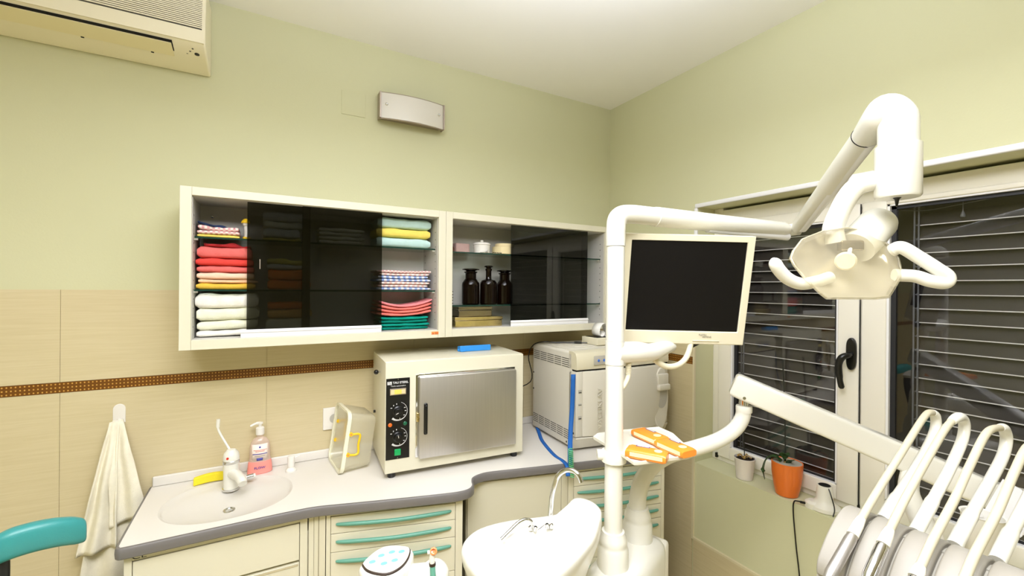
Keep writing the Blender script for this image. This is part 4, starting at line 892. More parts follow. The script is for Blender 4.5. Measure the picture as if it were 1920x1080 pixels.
g = G(); band([(-0.5992, -0.1276, 0.8100), (-0.6232, -0.1852, 0.8000), (-0.6694, -0.2848, 0.7978), (-0.7182, -0.4493, 0.7975), (-0.7245, -0.5224, 0.7980), (-0.7355, -0.5679, 0.7980), (-0.7427, -0.5851, 0.7900), (-0.7521, -0.6018, 0.7650)], 0.018, (0.80, -0.55, 0.1))
obj('blue_strap', g, M['strap'], label='blue strap lying flat across the worktop beside the steriliser', cat='strap', solid=0.0016, angle=80)

# ------------------------------------------------------------------ hanging towel, stool
hk = thing('adhesive_hook', 'white adhesive wall hook holding the cream towel', 'hook', (-2.296, 0, 1.085))
g = G(); pr = [(-2.2945+0.0175*math.cos(t), 1.094+0.018*math.sin(t)) for t in [math.pi*i/16 for i in range(17)]]+[(-2.312, 1.045), (-2.277, 1.045)]
g.prism(pr, -0.005, 0.0005, 'y'); hb = obj('plate', g, M['ceramic'], hk, bev=0.0015)
g = G(); g.tube(spl([(-2.2945, -0.004, 1.058), (-2.2945, -0.016, 1.046), (-2.2945, -0.026, 1.046), (-2.2945, -0.030, 1.058)], 5), 0.006, 10); obj('hook', g, M['ceramic'], hk)
g = G()
def sheet(xl, xr, ztop, zbot, y0, pleats, amp, ph, n=34, k=30, hem=None):
    rows = []
    for i in range(k+1):
        t = i/k; row = []
        for j in range(n+1):
            s = j/n; a, b = xl(t), xr(t); x = a+(b-a)*s
            z = ztop+(zbot(s)-ztop)*t
            y = y0-0.006-0.020*min(1, t*3)-amp*min(1, t*1.6+0.15)*(0.5+0.5*math.sin(pleats*2*math.pi*s+ph+1.1*t))-0.003*math.sin(13*t+5*s)
            row.append(g.v((x, min(y, -0.004), z)))
        rows.append(row)
    for a, b in zip(rows, rows[1:]):
        for j in range(n): g.face([a[j], a[j+1], b[j+1], b[j]])
E3 = lambda t: 1-(1-t)**1.15
sheet(lambda t: -2.296-0.012-0.080*E3(t), lambda t: -2.296+0.012+0.072*t**.75, 1.058, lambda s: 0.50, -0.006, 2.0, 0.018, 0.5)
sheet(lambda t: -2.298-0.014-0.078*t**1.05, lambda t: -2.298+0.010+0.004*t, 1.058, lambda s: 0.622+0.012*s, -0.030, 1.6, 0.024, 2.2)
sheet(lambda t: -2.302-0.006+0.004*t, lambda t: -2.290+0.012+0.072*t**.85, 1.058, lambda s: 0.700+0.03*s, -0.026, 1.4, 0.016, 0.3)
obj('hand_towel', g, F['hook'], label='cream terry hand towel hanging from the white wall hook', cat='towel', solid=0.005, angle=70)
stl = thing('operator_stool', 'stool with curved teal backrest on a black bracket at lower left', 'stool', (-2.42, -0.62, 0))
path = spl([(-2.4536, -0.5343, 0.8701), (-2.3885, -0.5480, 0.9085), (-2.3475, -0.5367, 0.9144), (-2.3016, -0.5167, 0.9079), (-2.2569, -0.4845, 0.8871)], 7); k = len(path)
g = G(); rs = []
for i, pnt in enumerate(path):
    d = (path[min(k-1, i+1)]-path[max(0, i-1)]).normalized(); side = d.cross(Vector((0, 0, 1))).normalized(); e = min(1, 0.80+1.2*i/k, 0.86+1.6*(k-1-i)/k)
    rs.append([tuple(pnt+Vector((0, 0, 1))*0.036*e*math.copysign(abs(math.sin(a))**.6, math.sin(a))+side*0.021*e*math.copysign(abs(math.cos(a))**.75, math.cos(a))) for a in [2*math.pi*q/20 for q in range(20)]])
g.rings(rs); obj('backrest', g, M['tealseat'], stl, 'teal upholstered curved backrest', bev=0.006)
pa = Vector((-2.3994, -0.5419, 0.8932)); 
g = G(); g.tube(spl([tuple(path[5]+Vector((0, 0, -0.02))), tuple(pa+Vector((0.0, 0.0, -0.03))), tuple(pa+Vector((-0.005, 0, -0.15))), tuple(pa+Vector((-0.01, -0.06, -0.37))), (-2.40, -0.72, 0.46)], 6), 0.016, 14, flat=1.6); obj('bracket', g, M['leather'], stl)
g = G(); g.lathe([(0.03, 0.44), (0.17, 0.445), (0.19, 0.47), (0.185, 0.50), (0.15, 0.52), (0.002, 0.525)], (-2.45, -0.78, 0), 36); obj('seat', g, M['tealseat'], stl)
g = G(); g.tube([(-2.45, -0.78, 0.08), (-2.45, -0.78, 0.44)], 0.022, 16); obj('column', g, M['chrome'], stl)
for i in range(5):
    a = 2*math.pi*i/5; e = Vector((-2.45+0.26*math.cos(a), -0.78+0.26*math.sin(a), 0.075))
    g = G(); g.tube([(-2.45, -0.78, 0.10), tuple(e)], [0.022, 0.014], 12); lg = obj('leg', g, M['leather'], stl)
    g = G(); g.sphere((e.x, e.y, 0.030), 0.030, 14, (0.6, 1, 1)); g.tube([(e.x, e.y, 0.03), tuple(e)], 0.008, 8); obj('castor', g, M['black'], lg)

# ------------------------------------------------------------------ window sill things
wp = thing('plant_pot', 'white glazed pot of dry bark and roots on the sill', 'pot', (0.055, -0.852, NZ0))
def potbody(nm, c, prof, sx, par, mt, squash=1.0): 
    g = G(); g.lathe(prof, c, 40, sx=sx, sy=1); return obj(nm, g, mt, par)
c = (0.052, -0.850, NZ0)
potbody('pot', c, [(0.030, 0), (0.034, 0.002), (0.036, 0.03), (0.042, 0.085), (0.0445, 0.094), (0.042, 0.095), (0.040, 0.085), (0.040, 0.08), (0.002, 0.079)], 1.0, wp, M['potwhite'])
g = G(); g.lathe([(0.0385, 0.0795), (0.038, 0.086), (0.02, 0.089), (0.001, 0.090)], c, 24); rr_ = random.Random(3)
for k in range(34):
    a = rr_.uniform(0, 6.28); q = rr_.uniform(0, 0.034); g.box((c[0]+q*math.cos(a), c[1]+q*math.sin(a), c[2]+0.089+rr_.uniform(0, .006)), (0.010, 0.005, 0.004), rr_.uniform(0, 3))
obj('bark', g, M['soil'], wp)
g = G()
for k in range(7):
    a = rr_.uniform(0, 6.28); g.tube(spl([(c[0]+0.006*math.cos(a), c[1]+0.006*math.sin(a), c[2]+0.088), (c[0]+0.016*math.cos(a), c[1]+0.016*math.sin(a), c[2]+0.105), (c[0]+0.030*math.cos(a), c[1]+0.030*math.sin(a), c[2]+0.098)], 4), 0.0025, 6)
obj('dry_roots', g, M['bark'], wp)
g = G(); g.tube([(c[0]+0.006, c[1]+0.004, c[2]+0.085), (c[0]+0.01, c[1]+0.016, c[2]+0.36)], 0.0022, 8); obj('stake', g, M['stemgreen'], wp, 'thin dark plant stake')
op = thing('orchid_pot', 'orange glazed pot with a small dark leaved orchid on a tall stake', 'plant', (0.060, -1.030, NZ0))
c = (0.060, -1.030, NZ0)
potbody('pot', c, [(0.036, 0), (0.041, 0.003), (0.050, 0.045), (0.056, 0.09), (0.0575, 0.125), (0.0575, 0.1372), (0.055, 0.138), (0.054, 0.125)], 1.0, op, M['orange'])
potbody('pot_lining', c, [(0.0538, 0.134), (0.0525, 0.12), (0.05, 0.108), (0.002, 0.107)], 1.0, op, M['greyplastic'])
g = G(); g.lathe([(0.0495, 0.1075), (0.048, 0.116), (0.02, 0.119), (0.001, 0.12)], c, 24)
for k in range(40):
    a = rr_.uniform(0, 6.28); q = rr_.uniform(0, 0.044); g.box((c[0]+q*math.cos(a), c[1]+q*math.sin(a), c[2]+0.118+rr_.uniform(0, .006)), (0.011, 0.006, 0.005), rr_.uniform(0, 3))
obj('bark', g, M['soil'], op)
def leaf(pts, w):
    L2 = spl(pts, 6); k = len(L2); rows = []
    g = G()
    for i, pnt in enumerate(L2):
        t = i/(k-1); ww = w*math.sin(math.pi*min(1, 0.12+0.86*t))**0.7
        d = (L2[min(k-1, i+1)]-L2[max(0, i-1)]).normalized(); s_ = d.cross(Vector((0, 0, 1))); s_ = s_.normalized() if s_.length > .05 else Vector((0, 1, 0))
        rows.append([g.v(pnt-s_*ww), g.v(pnt-s_*ww*.5+Vector((0, 0, -ww*.25))), g.v(pnt+Vector((0, 0, -ww*.35))), g.v(pnt+s_*ww*.5+Vector((0, 0, -ww*.25))), g.v(pnt+s_*ww)])
    for a, b in zip(rows, rows[1:]):
        for j in range(4): g.face([a[j], a[j+1], b[j+1], b[j]])
    return g
lz = c[2]+0.118
for pts, w in (([(c[0]-0.01, c[1]+0.005, lz), (c[0]-0.02, c[1]+0.035, lz+0.035), (c[0]-0.03, c[1]+0.066, lz+0.018), (c[0]-0.038, c[1]+0.078, lz-0.03), (c[0]-0.036, c[1]+0.072, lz-0.075)], 0.015),
               ([(c[0], c[1], lz), (c[0]-0.004, c[1]+0.012, lz+0.035), (c[0]-0.01, c[1]+0.004, lz+0.058), (c[0]-0.018, c[1]-0.018, lz+0.056)], 0.018),
               ([(c[0], c[1], lz), (c[0]-0.006, c[1]-0.014, lz+0.030), (c[0]-0.012, c[1]-0.036, lz+0.040)], 0.014),
               ([(c[0], c[1]+0.004, lz), (c[0]-0.008, c[1]+0.022, lz+0.022), (c[0]-0.018, c[1]+0.042, lz+0.030), (c[0]-0.024, c[1]+0.058, lz+0.016)], 0.013)):
    obj('leaf', leaf(pts, w), M['leaf'], op, solid=0.0015, angle=80)
g = G()
for a in (0.3, 2.2, 4.0): g.tube(spl([(c[0], c[1], lz), (c[0]-0.012*math.cos(a), c[1]+0.012*math.sin(a), lz+0.02), (c[0]-0.016*math.cos(a), c[1]+0.016*math.sin(a), lz-0.002)], 4), 0.003, 6)
obj('roots', g, M['bark'], op)
g = G(); g.tube(spl([(c[0]+0.004, c[1]+0.008, lz-0.01), (c[0]+0.010, c[1]+0.016, lz+0.20), (c[0]+0.016, c[1]+0.030, lz+0.44)], 6), 0.0028, 8); obj('stake', g, M['stemgreen'], op, 'tall dark plant stake')
cl = thing('curing_lamp_stand', 'white cone shaped charger stand with black socket on the sill', 'stand', (0.06, -1.19, NZ0))
c = (0.062, -1.170, NZ0)
g = G(); g.lathe([(0.048, 0), (0.052, 0.004), (0.050, 0.016), (0.036, 0.028), (0.027, 0.040), (0.024, 0.09), (0.022, 0.094)], c, 36, sy=1.05); g.lathe([(0.03, 0.0), (0.03, 0.02), (0.02, 0.028)], (c[0]-0.02, c[1]+0.028, c[2]), 24); obj('base', g, M['white2'], cl)
g = G(); g.lathe([(0.0205, 0.0942), (0.019, 0.0955), (0.002, 0.0956)], c, 24); obj('socket', g, M['black'], cl)
g = G(); g.tube(spl([(c[0]-0.010, c[1]-0.016, c[2]+0.094), (c[0]-0.02, c[1]-0.03, c[2]+0.075), (c[0]-0.03, c[1]-0.048, c[2]+0.03), (c[0]-0.045, c[1]-0.05, c[2]+0.004)], 6), 0.002, 8); obj('lead', g, M['black'], cl)
g = G(); q = (c[0]-0.04, c[1]+0.05, c[2]+0.012)
g.tube(spl([q, (0.008, -1.10, NZ0+0.014), (-0.004, -1.092, NZ0+0.010), (-0.012, -1.094, NZ0-0.03), (-0.012, -1.105, NZ0-0.15), (-0.010, -1.120, NZ0-0.30), (-0.010, -1.115, NZ0-0.45), (-0.012, -1.11, 0.1), (-0.02, -1.11, 0.006)], 8), 0.0026, 8)
g.tube([q, (q[0]-0.012, q[1]+0.012, q[2]+0.002)], 0.0048, 10)
obj('charger_cable', g, M['black'], label='black cable hanging from the white charger stand down the green wall', cat='cable')

# ------------------------------------------------------------------ dental unit: housing, poles, spittoon
U1 = Vector((-1.0045, -1.1445, 0)); U2 = Vector((-0.8497, -1.0827, 0.7943)); U2.z = 0
ua = math.atan2(U2.y-U1.y, U2.x-U1.x); HZ = 0.795
du = thing('dental_unit', 'white dental unit housing with spittoon bowl and two upright poles', 'dental unit', (U1.x, U1.y, 0)); m = frame((U1.x, U1.y, 0), ua)
g = G(m); g.bx(-0.060, 0.236, -0.076, 0.066, 0.12, HZ-0.012, 0.042); g.bx(-0.10, 0.30, -0.13, 0.12, 0, 0.12, 0.02); obj('housing', g, M['white'], du)
g = G(m); g.bx(0.232, 0.276, -0.062, 0.050, 0.30, HZ-0.045, 0.014); obj('end_cap', g, M['white2'], du)
def collar(c, r, nm):
    g = G(); g.lathe([(r*1.75, HZ-0.06), (r*1.72, HZ+0.030), (r*1.58, HZ+0.040), (r*1.52, HZ+0.046), (r*1.56, HZ+0.050), (r*1.48, HZ+0.062), (r*1.28, HZ+0.074), (r*1.24, HZ+0.080), (r*1.02, HZ+0.081)], (c.x, c.y, 0), 40); return obj('pole_collar', g, M['white'], du)
collar(U1, 0.0245, ''); collar(U2, 0.0255, '')
PR = 0.0245
g = G(); g.tube([(U1.x, U1.y, HZ-0.02), (U1.x, U1.y, 1.331)], PR, 40); obj('lower_pole', g, M['white'], du)
# spittoon bowl on the housing's left
out = [(-1.4443, -1.1133, 0.9300), (-1.4270, -1.0816, 0.9300), (-1.3955, -1.0546, 0.9300), (-1.3527, -1.0418, 0.9300), (-1.2740, -1.0553, 0.9300), (-1.2067, -1.0798, 0.9300), (-1.1505, -1.0980, 0.9300)]
oc = [(p[0], p[1]) for p in out]
CX, CYc = -1.295, -1.175
rim = spl2([(-1.448, -1.160), (-1.440, -1.108), (-1.405, -1.068), (-1.350, -1.050), (-1.270, -1.058), (-1.190, -1.082), (-1.130, -1.090), (-1.080, -1.088), (-1.058, -1.118), (-1.066, -1.165), (-1.105, -1.205), (-1.170, -1.242), (-1.240, -1.275), (-1.320, -1.300), (-1.395, -1.290), (-1.440, -1.235), (-1.448, -1.160)], 4)[:-1]
def off(poly, f, z, cx=CX, cy=CYc): return [(cx+(x-cx)*f, cy+(y-cy)*f, z) for x, y in poly]
def hump(x): 
    t = min(1, max(0, (x+1.155)/0.06)); return 0.028*t*t*(3-2*t)
g = G(); base_rim = rim
rs = [off(rim, 0.45, 0.70), off(rim, 0.62, 0.76), off(rim, 0.86, 0.85), off(rim, 0.97, 0.895), [(x, y, 0.915+hump(x)*.6) for x, y, z in off(rim, 1.0, 0)], [(x, y, 0.927+hump(x)) for x, y, z in off(rim, 0.995, 0)], [(x, y, 0.933+hump(x)) for x, y, z in off(rim, 0.96, 0)], [(x, y, 0.934+hump(x)) for x, y, z in off(rim, 0.90, 0)]]
rs.append([(x, y, 0.925) for x, y, z in off([((a-CX)*0.60+CX-0.05, (b-CYc)*0.78+CYc-0.012) for a, b in rim], 1.0, 0)])
rs.append([(x, y, 0.90) for x, y, z in off([((a-CX)*0.55+CX-0.05, (b-CYc)*0.68+CYc-0.012) for a, b in rim], 1.0, 0)])
rs.append([(x, y, 0.865) for x, y, z in off([((a-CX)*0.40+CX-0.05, (b-CYc)*0.48+CYc-0.012) for a, b in rim], 1.0, 0)])
rs.append([(x, y, 0.850) for x, y, z in off([((a-CX)*0.12+CX-0.05, (b-CYc)*0.14+CYc-0.012) for a, b in rim], 1.0, 0)])
g.rings(rs); sp = obj('spittoon_bowl', g, M['white'], du, 'white spittoon bowl', angle=60)
g = G(m); g.bx(-0.30, -0.06, -0.07, 0.05, 0.30, 0.74, 0.03); obj('bowl_support', g, M['white2'], du)
# cup filler and flush pipe
g = G(); g.tube(spl([(-1.1802, -1.0914, 0.9018), (-1.1769, -1.0933, 0.9514), (-1.1734, -1.0952, 0.9940), (-1.1626, -1.1012, 1.0366), (-1.1497, -1.1142, 1.0559), (-1.1386, -1.1319, 1.0616), (-1.1302, -1.1482, 1.0549), (-1.1259, -1.1563, 1.0377)], 6), 0.0066, 14); obj('cup_filler', g, M['chrome'], du, 'bent chrome cup filler pipe')
g = G(); g.tube(spl([(-1.2519, -1.1199, 0.9371), (-1.2543, -1.1185, 0.9505), (-1.2687, -1.1161, 0.9585), (-1.2900, -1.1156, 0.9557), (-1.3168, -1.1177, 0.9426), (-1.3420, -1.1207, 0.9302)], 6), 0.0045, 12); obj('flush_pipe', g, M['chrome'], du, 'bent chrome bowl rinse pipe')
for a, b in ((((-1.2556, -1.1184, 0.9320)), ((-1.2463, -1.1262, 0.9320))), (((-1.2155, -1.1332, 0.9340)), ((-1.2060, -1.1383, 0.9340)))):
    for c in (a, b):
        g = G(); g.lathe([(0.0055, -0.004), (0.0055, 0.004), (0.0035, 0.006)], (c[0], c[1], c[2]+0.002), 14); obj('pipe_nut', g, M['chrome'], du)
# swivel arm on the second pole that carries the instrument table
armp = [(U2.x, U2.y, HZ), (U2.x, U2.y, HZ+0.12)]
armpts = spl([(U2.x, U2.y, HZ-0.01), (-0.8503, -1.0823, 0.8755), (-0.8464, -1.0845, 0.9243), (-0.8325, -1.0922, 0.9683), (-0.8006, -1.1045, 1.0056), (-0.7541, -1.1249, 1.0319), (-0.6857, -1.1519, 1.0468), (-0.6032, -1.1755, 1.0652), (-0.5441, -1.1915, 1.0943), (-0.5175, -1.2007, 1.1286), (-0.5118, -1.2039, 1.1626)], 7)
g = G(); g.tube(armpts, [0.0262-0.0045*i/(len(armpts)-1) for i in range(len(armpts))], 28); sa = obj('swivel_arm', g, M['white'], du, 'thick curved white swivel arm')
g = G(); e = Vector(armpts[-1]); g.lathe([(0.0235, -0.012), (0.0240, -0.004), (0.0240, 0.004), (0.0225, 0.008)], e, 28); obj('arm_cuff', g, M['white'], sa)

# tray clamped to the pole
tr = thing('pole_tray', 'white plastic tray clamped to the upright pole', 'tray', (U1.x, U1.y, 1.085))
TZ_ = 1.100
poly = [(-0.9907, -1.0405, 1.1000), (-0.9605, -1.0242, 1.1000), (-0.8758, -1.0354, 1.1000), (-0.7460, -1.0688, 1.1000), (-0.7552, -1.1332, 1.1000), (-0.8265, -1.2580, 1.1000), (-0.8449, -1.2741, 1.1000), (-0.8619, -1.2776, 1.1000), (-1.0149, -1.2436, 1.1000), (-1.0245, -1.2385, 1.1000), (-1.0114, -1.1808, 1.1000)]
poly = [(p[0], p[1]) for p in poly]
cxp = sum(p[0] for p in poly)/len(poly); cyp = sum(p[1] for p in poly)/len(poly)
def sc_(f, z): return [(cxp+(x-cxp)*f, cyp+(y-cyp)*f, z) for x, y in poly]
g = G(); g.rings([sc_(0.95, TZ_-0.012), sc_(0.99, TZ_-0.009), sc_(1.0, TZ_), sc_(0.985, TZ_+0.001), sc_(0.955, TZ_-0.004)]); obj('plate', g, M['white2'], tr, bev=0.002)
g = G(); g.lathe([(PR+0.0005, -0.017), (PR+0.009, -0.016), (PR+0.010, 0.0), (PR+0.008, 0.012), (PR+0.0005, 0.014)], (U1.x, U1.y, 1.082), 40, cap=False); 
dcl = (Vector((-1.0505, -1.1299, 1.0856))-Vector((-1.0150, -1.1499, 1.0859))).normalized()
obj('clamp_ring', g, M['white2'], tr)
g = G(); a = Vector((U1.x, U1.y, 1.083))+dcl*0.030; g.tube([a, a+dcl*0.016], 0.014, 18); g.tube([a+Vector((0.01, -0.012, 0.0)), a+dcl*0.018+Vector((0.012, -0.020, 0.0))], 0.008, 14); obj('clamp_knob', g, M['white2'], tr)
def pack(c, ang, l, w, h, label, lbl=True):
    t = thing('tissue_pack', label, 'tissues', c, 'orange tissue packs on the tray'); t.rotation_euler = (0, 0, ang); mm = frame(c, ang); WORLD[t] = mm
    g = G(mm); rs = []
    for i in range(13):
        s = i/12; e = min(1, 0.72+6*min(s, 1-s)); x = -l/2+l*s
        rs.append([(x, w/2*math.copysign(abs(math.cos(a))**.4, math.cos(a)), h/2+h/2*e*math.copysign(abs(math.sin(a))**.5, math.sin(a))) for a in [2*math.pi*j/20 for j in range(20)]])
    g.rings(rs); w_ = obj('wrapper', g, M['pack'], t, angle=60)
    g = G(mm); g.bx(-l/2-0.0035, -l/2+0.001, -w*.40, w*.40, h*0.16, h*0.84, 0.001); obj('open_end', g, M['packend'], t)
    if lbl:
        g = G(mm); g.bx(-l*0.30, l*0.05, w*0.18, w*0.36, h-0.0002, h+0.0005); obj('print_bar', g, M['packblue'], w_)
        g = G(mm); g.bx(-l*0.27, l*0.02, w*0.235, w*0.30, h+0.0004, h+0.0009); obj('print_line', g, M['packend'], w_)
        g = G(mm); g.prism([(l*.28+l*.10*math.cos(a), -w*.02+w*.22*math.sin(a)) for a in [2*math.pi*j/16 for j in range(16)]], h-0.0002, h+0.0005); obj('print_picture', g, M['packlight'], w_)
        g = G(mm); g.bx(-l*.38, l*.42, -w*.5-0.0006, -w*.5+.001, h*.35, h*.75); obj('side_print', g, M['packlight'], w_)
    return t
tz = TZ_-0.0035
def on_tray(u): return (u[0], u[1], tz)
pack(on_tray((-0.8599, -1.1395, 1.1120)), R(-93), 0.104, 0.052, 0.024, 'orange tissue pack lying furthest back on the tray')
pack(on_tray((-0.8701, -1.2360, 1.1120)), R(-93), 0.100, 0.052, 0.024, 'orange tissue pack at the right end of the tray')
pack(on_tray((-0.9722, -1.2334, 1.1120)), R(-58), 0.102, 0.050, 0.025, 'orange tissue pack lying at the front edge of the tray')

# ------------------------------------------------------------------ monitor on its arm
mo = thing('monitor', 'beige flat monitor with black screen mounted on the pole', 'monitor', (-0.757, -1.174, 1.39))
mm = Matrix.Translation((-0.757, -1.174, 1.547)) @ Matrix.Rotation(R(-29.108), 4, 'Z') @ Matrix.Rotation(R(0.884), 4, 'Y') @ Matrix.Rotation(R(10.355), 4, 'X')
SW, SH = 0.338/2, 0.270/2
g = G(mm)
def frame_box(x0, x1, z0, z1, y0, y1): g.bx(x0, x1, y0, y1, z0, z1)
BL, BR, BT, BB = 0.0205, 0.0205, 0.0185, 0.0400
ro = [(-SW-BL, -SH-BB), (SW+BR, -SH-BB), (SW+BR, SH+BT), (-SW-BL, SH+BT)]; ri = [(-SW, -SH), (SW, -SH), (SW, SH), (-SW, SH)]
def pl(p, y): return [(a, y, b) for a, b in p]
back = [(a*0.93, 0.040, b*0.93) for a, b in ro]
g.rings([pl(ri, -0.0005), pl(ri, -0.006), pl(ro, -0.007), pl(ro, 0.020), back], False, True); bz = obj('bezel', g, M['bezel'], mo, bev=0.0022)
g = G(mm); g.bx(-SW+0.0002, SW-0.0002, -0.0012, 0.002, -SH+.0002, SH-.0002); obj('screen', g, M['screen'], mo, 'black switched off screen')
g = G(mm); g.bx(0.035, 0.115, -0.0092, -0.0068, -SH-0.0300, -SH-0.0268, 0.0008); obj('button_strip', g, M['bezel'], bz)
text('brand_print', 'FUJITSU', 0.0068, mm @ Matrix.Translation((0.064, -0.0073, -SH-0.0100)) @ UPRIGHT, M['printgrey'], bz, 0.0002)
text('brand_print', 'SIEMENS', 0.0072, mm @ Matrix.Translation((0.077, -0.0073, -SH-0.0165)) @ UPRIGHT, M['printgrey'], bz, 0.0002)
g = G(mm); g.bx(-0.06, 0.06, 0.040, 0.052, -0.10, 0.06, 0.004); obj('mount_plate', g, M['dark'], mo)
g = G(mm); g.prism([(0.025, -SH-0.020), (0.050, -SH-0.060), (0.100, -SH-0.030), (0.096, -SH-0.024), (0.052, -SH-0.050), (0.033, -SH-0.018)], 0.020, 0.040, 'y'); obj('cable_bracket', g, M['black'], mo)
ap = spl([(U1.x, U1.y, 1.363), (-0.9343, -1.1492, 1.3613), (-0.8786, -1.1461, 1.3557), (-0.8163, -1.1353, 1.3597), (-0.7563, -1.1232, 1.3659)], 6); k = len(ap)
g = G(); g.tube(ap, [0.030]*7+[0.030-0.012*i/(k-8) for i in range(k-7)], 24, flat=1.0); g.tube([(U1.x, U1.y, 1.3315), (U1.x, U1.y, 1.396)], PR+0.0012, 40); ar = obj('monitor_arm', g, M['white'], mo, 'tapering white monitor arm')
e = ap[-1]; mpv = mm @ Vector((-0.0, 0.047, -0.09)); 
g = G(); g.tube([tuple(e), tuple(mpv)], 0.014, 14); obj('arm_joint', g, M['white2'], ar)
g = G(); g.tube(spl([(-0.8460, -1.1301, 1.3404), (-0.8322, -1.1379, 1.3247), (-0.7994, -1.1450, 1.3090), (-0.7607, -1.1553, 1.3123), (-0.7302, -1.1610, 1.3366), (-0.7121, -1.1596, 1.3807), (-0.7083, -1.1503, 1.4286)], 7), 0.0085, 14); obj('video_cable', g, M['ivory'], mo, 'thick cream looping cable')
g = G(); g.tube(spl([(-0.9595, -1.1522, 1.3574), (-0.9605, -1.1517, 1.3188), (-0.9638, -1.1533, 1.2926), (-0.9838, -1.1558, 1.2701), (-1.0086, -1.1534, 1.2532)], 7), 0.0072, 14)
for i in range(12):
    t_ = i/11; g.torus(Vector((-0.9594, -1.1523, 1.3455)).lerp(Vector((-0.9618, -1.1521, 1.3041)), t_), 0.0072, 0.0013, n=16, k=6)
obj('lead_sleeve', g, M['ivory'], mo, 'short ribbed cream cable sleeve')

# ------------------------------------------------------------------ operating lamp
ol = thing('operating_lamp', 'white dental operating lamp on a jointed arm above the monitor', 'lamp', (U1.x, U1.y, 1.3965))
g = G(); g.tube([(U1.x, U1.y, 1.3965), (U1.x, U1.y, 1.655)], PR, 40); obj('upper_pole', g, M['white'], ol)
T_ = Vector((-0.9725, -1.1444, 1.7433)); J = Vector((-0.3002, -1.2307, 1.7422))
q0 = Vector((U1.x, U1.y, 1.656)); q1 = Vector((U1.x, U1.y, 1.70)); 
pth = spl([tuple(q0), tuple(q1), tuple(Vector((U1.x, U1.y, T_.z-0.012)).lerp(T_, .25)), tuple(Vector((T_.x+0.012, T_.y-0.004, T_.z+0.004))), tuple(T_.lerp(J, .18)+Vector((0, 0, .004)))], 8)
g = G(); g.tube(pth, 0.0262, 28); obj('elbow', g, M['white'], ol)
g = G(); g.tube([tuple(T_.lerp(J, .155)+Vector((0, 0, .004))), tuple(T_.lerp(J, .6)), tuple(T_.lerp(J, .93)), tuple(T_.lerp(J, .975))], [0.0285, 0.0265, 0.0245, 0.016], 28); ha = obj('horizontal_arm', g, M['white'], ol)
g = G(); dn = Vector((0, 0, -0.021)); g.tube([tuple(T_.lerp(J, .45)+dn), tuple(T_.lerp(J, .97)+dn*1.15)], [0.010, 0.013], 16); obj('arm_cover', g, M['upvcw'], ha)
g = G(); g.tube([tuple(J+Vector((0, 0.02, 0))), tuple(J+Vector((0, -0.024, 0)))], 0.020, 22); g.sphere(tuple(J), 0.021, 16); obj('joint', g, M['white'], ol)
K = Vector((-0.6879, -1.6089, 1.9032)); J2 = Vector((-0.3133, -1.2578, 1.7435))
g = G(); g.tube([tuple(J2), tuple(J2.lerp(K, .06)), tuple(J2.lerp(K, .5)), tuple(J2.lerp(K, .505)), tuple(K)], [0.018, 0.0235, 0.0245, 0.0275, 0.0275], 28); spa = obj('spring_arm', g, M['white'], ol)
sd = Vector((0.012, 0.004, -0.017)); g = G(); g.tube([tuple(J2.lerp(K, .08)+sd), tuple(J2.lerp(K, .95)+sd)], [0.014, 0.0165], 16); obj('arm_cover', g, M['upvcw'], spa)
g = G(); g.torus(tuple(J2.lerp(K, .915)), 0.0277, 0.0012, (K-J2).normalized(), 36, 6); obj('seam_ring', g, M['dark'], spa)
# bent end with drop tube
hd = spl([tuple(J2.lerp(K, .93)), (-0.7009, -1.6222, 1.9112), (-0.7020, -1.6354, 1.9189), (-0.6968, -1.6498, 1.8994), (-0.7010, -1.6532, 1.8687), (-0.7007, -1.6534, 1.8278)], 8)
g = G(); g.tube(hd, [0.028+0.0062*min(1, i/14) for i in range(len(hd))], 30); hb = obj('bent_end', g, M['white'], ol)
g = G(); c0 = Vector((-0.7008, -1.6533, 1.8422)); c1 = Vector((-0.7001, -1.6539, 1.7327)); g.tube([tuple(c0), tuple(c0+Vector((0, 0, -.002))), tuple(Vector((c0.x, c0.y, c1.z+.004))), (c0.x, c0.y, c1.z)], [0.0345, 0.0385, 0.0385, 0.036], 36); dt = obj('drop_sleeve', g, M['white'], ol)
g = G(); g.tube([(c0.x-0.003, c0.y, c1.z+0.001), (c0.x-0.003, c0.y, c1.z-0.004), (c0.x-0.004, c0.y, c1.z-0.018)], [0.008, 0.004, 0.0018], 12); obj('pin', g, M['black'], dt)
g = G(); g.tube(spl([(-0.6987, -1.6316, 1.7740), (-0.7163, -1.6160, 1.7728), (-0.7322, -1.5956, 1.7647), (-0.7404, -1.5795, 1.7413), (-0.7449, -1.5655, 1.7069), (-0.7493, -1.5573, 1.6747), (-0.7450, -1.5598, 1.6452)], 7), 0.0205, 22); obj('yoke_arm', g, M['white'], ol)
# head: back can, reflector bowl, clear shield, bulb and handles
hc = Vector((-0.7568, -1.5876, 1.5999))
fw = (Vector((-0.9242, -1.6483, 1.5540))-Vector((-0.6605, -1.5672, 1.6495))); fw.normalize()
can_a = Vector((-0.6977, -1.5864, 1.6457)); can_b = Vector((-0.6263, -1.5979, 1.7009))
can_a2 = can_a+(can_a-can_b).normalized()*0.02
g = G(); d_ = (can_b-can_a2); g.tube([tuple(can_a2), tuple(can_a2+d_*.3), tuple(can_a2+d_*.86), tuple(can_a2+d_*.96), tuple(can_b)], [0.037, 0.0385, 0.0375, 0.034, 0.024], 30); obj('motor_can', g, M['white'], ol)
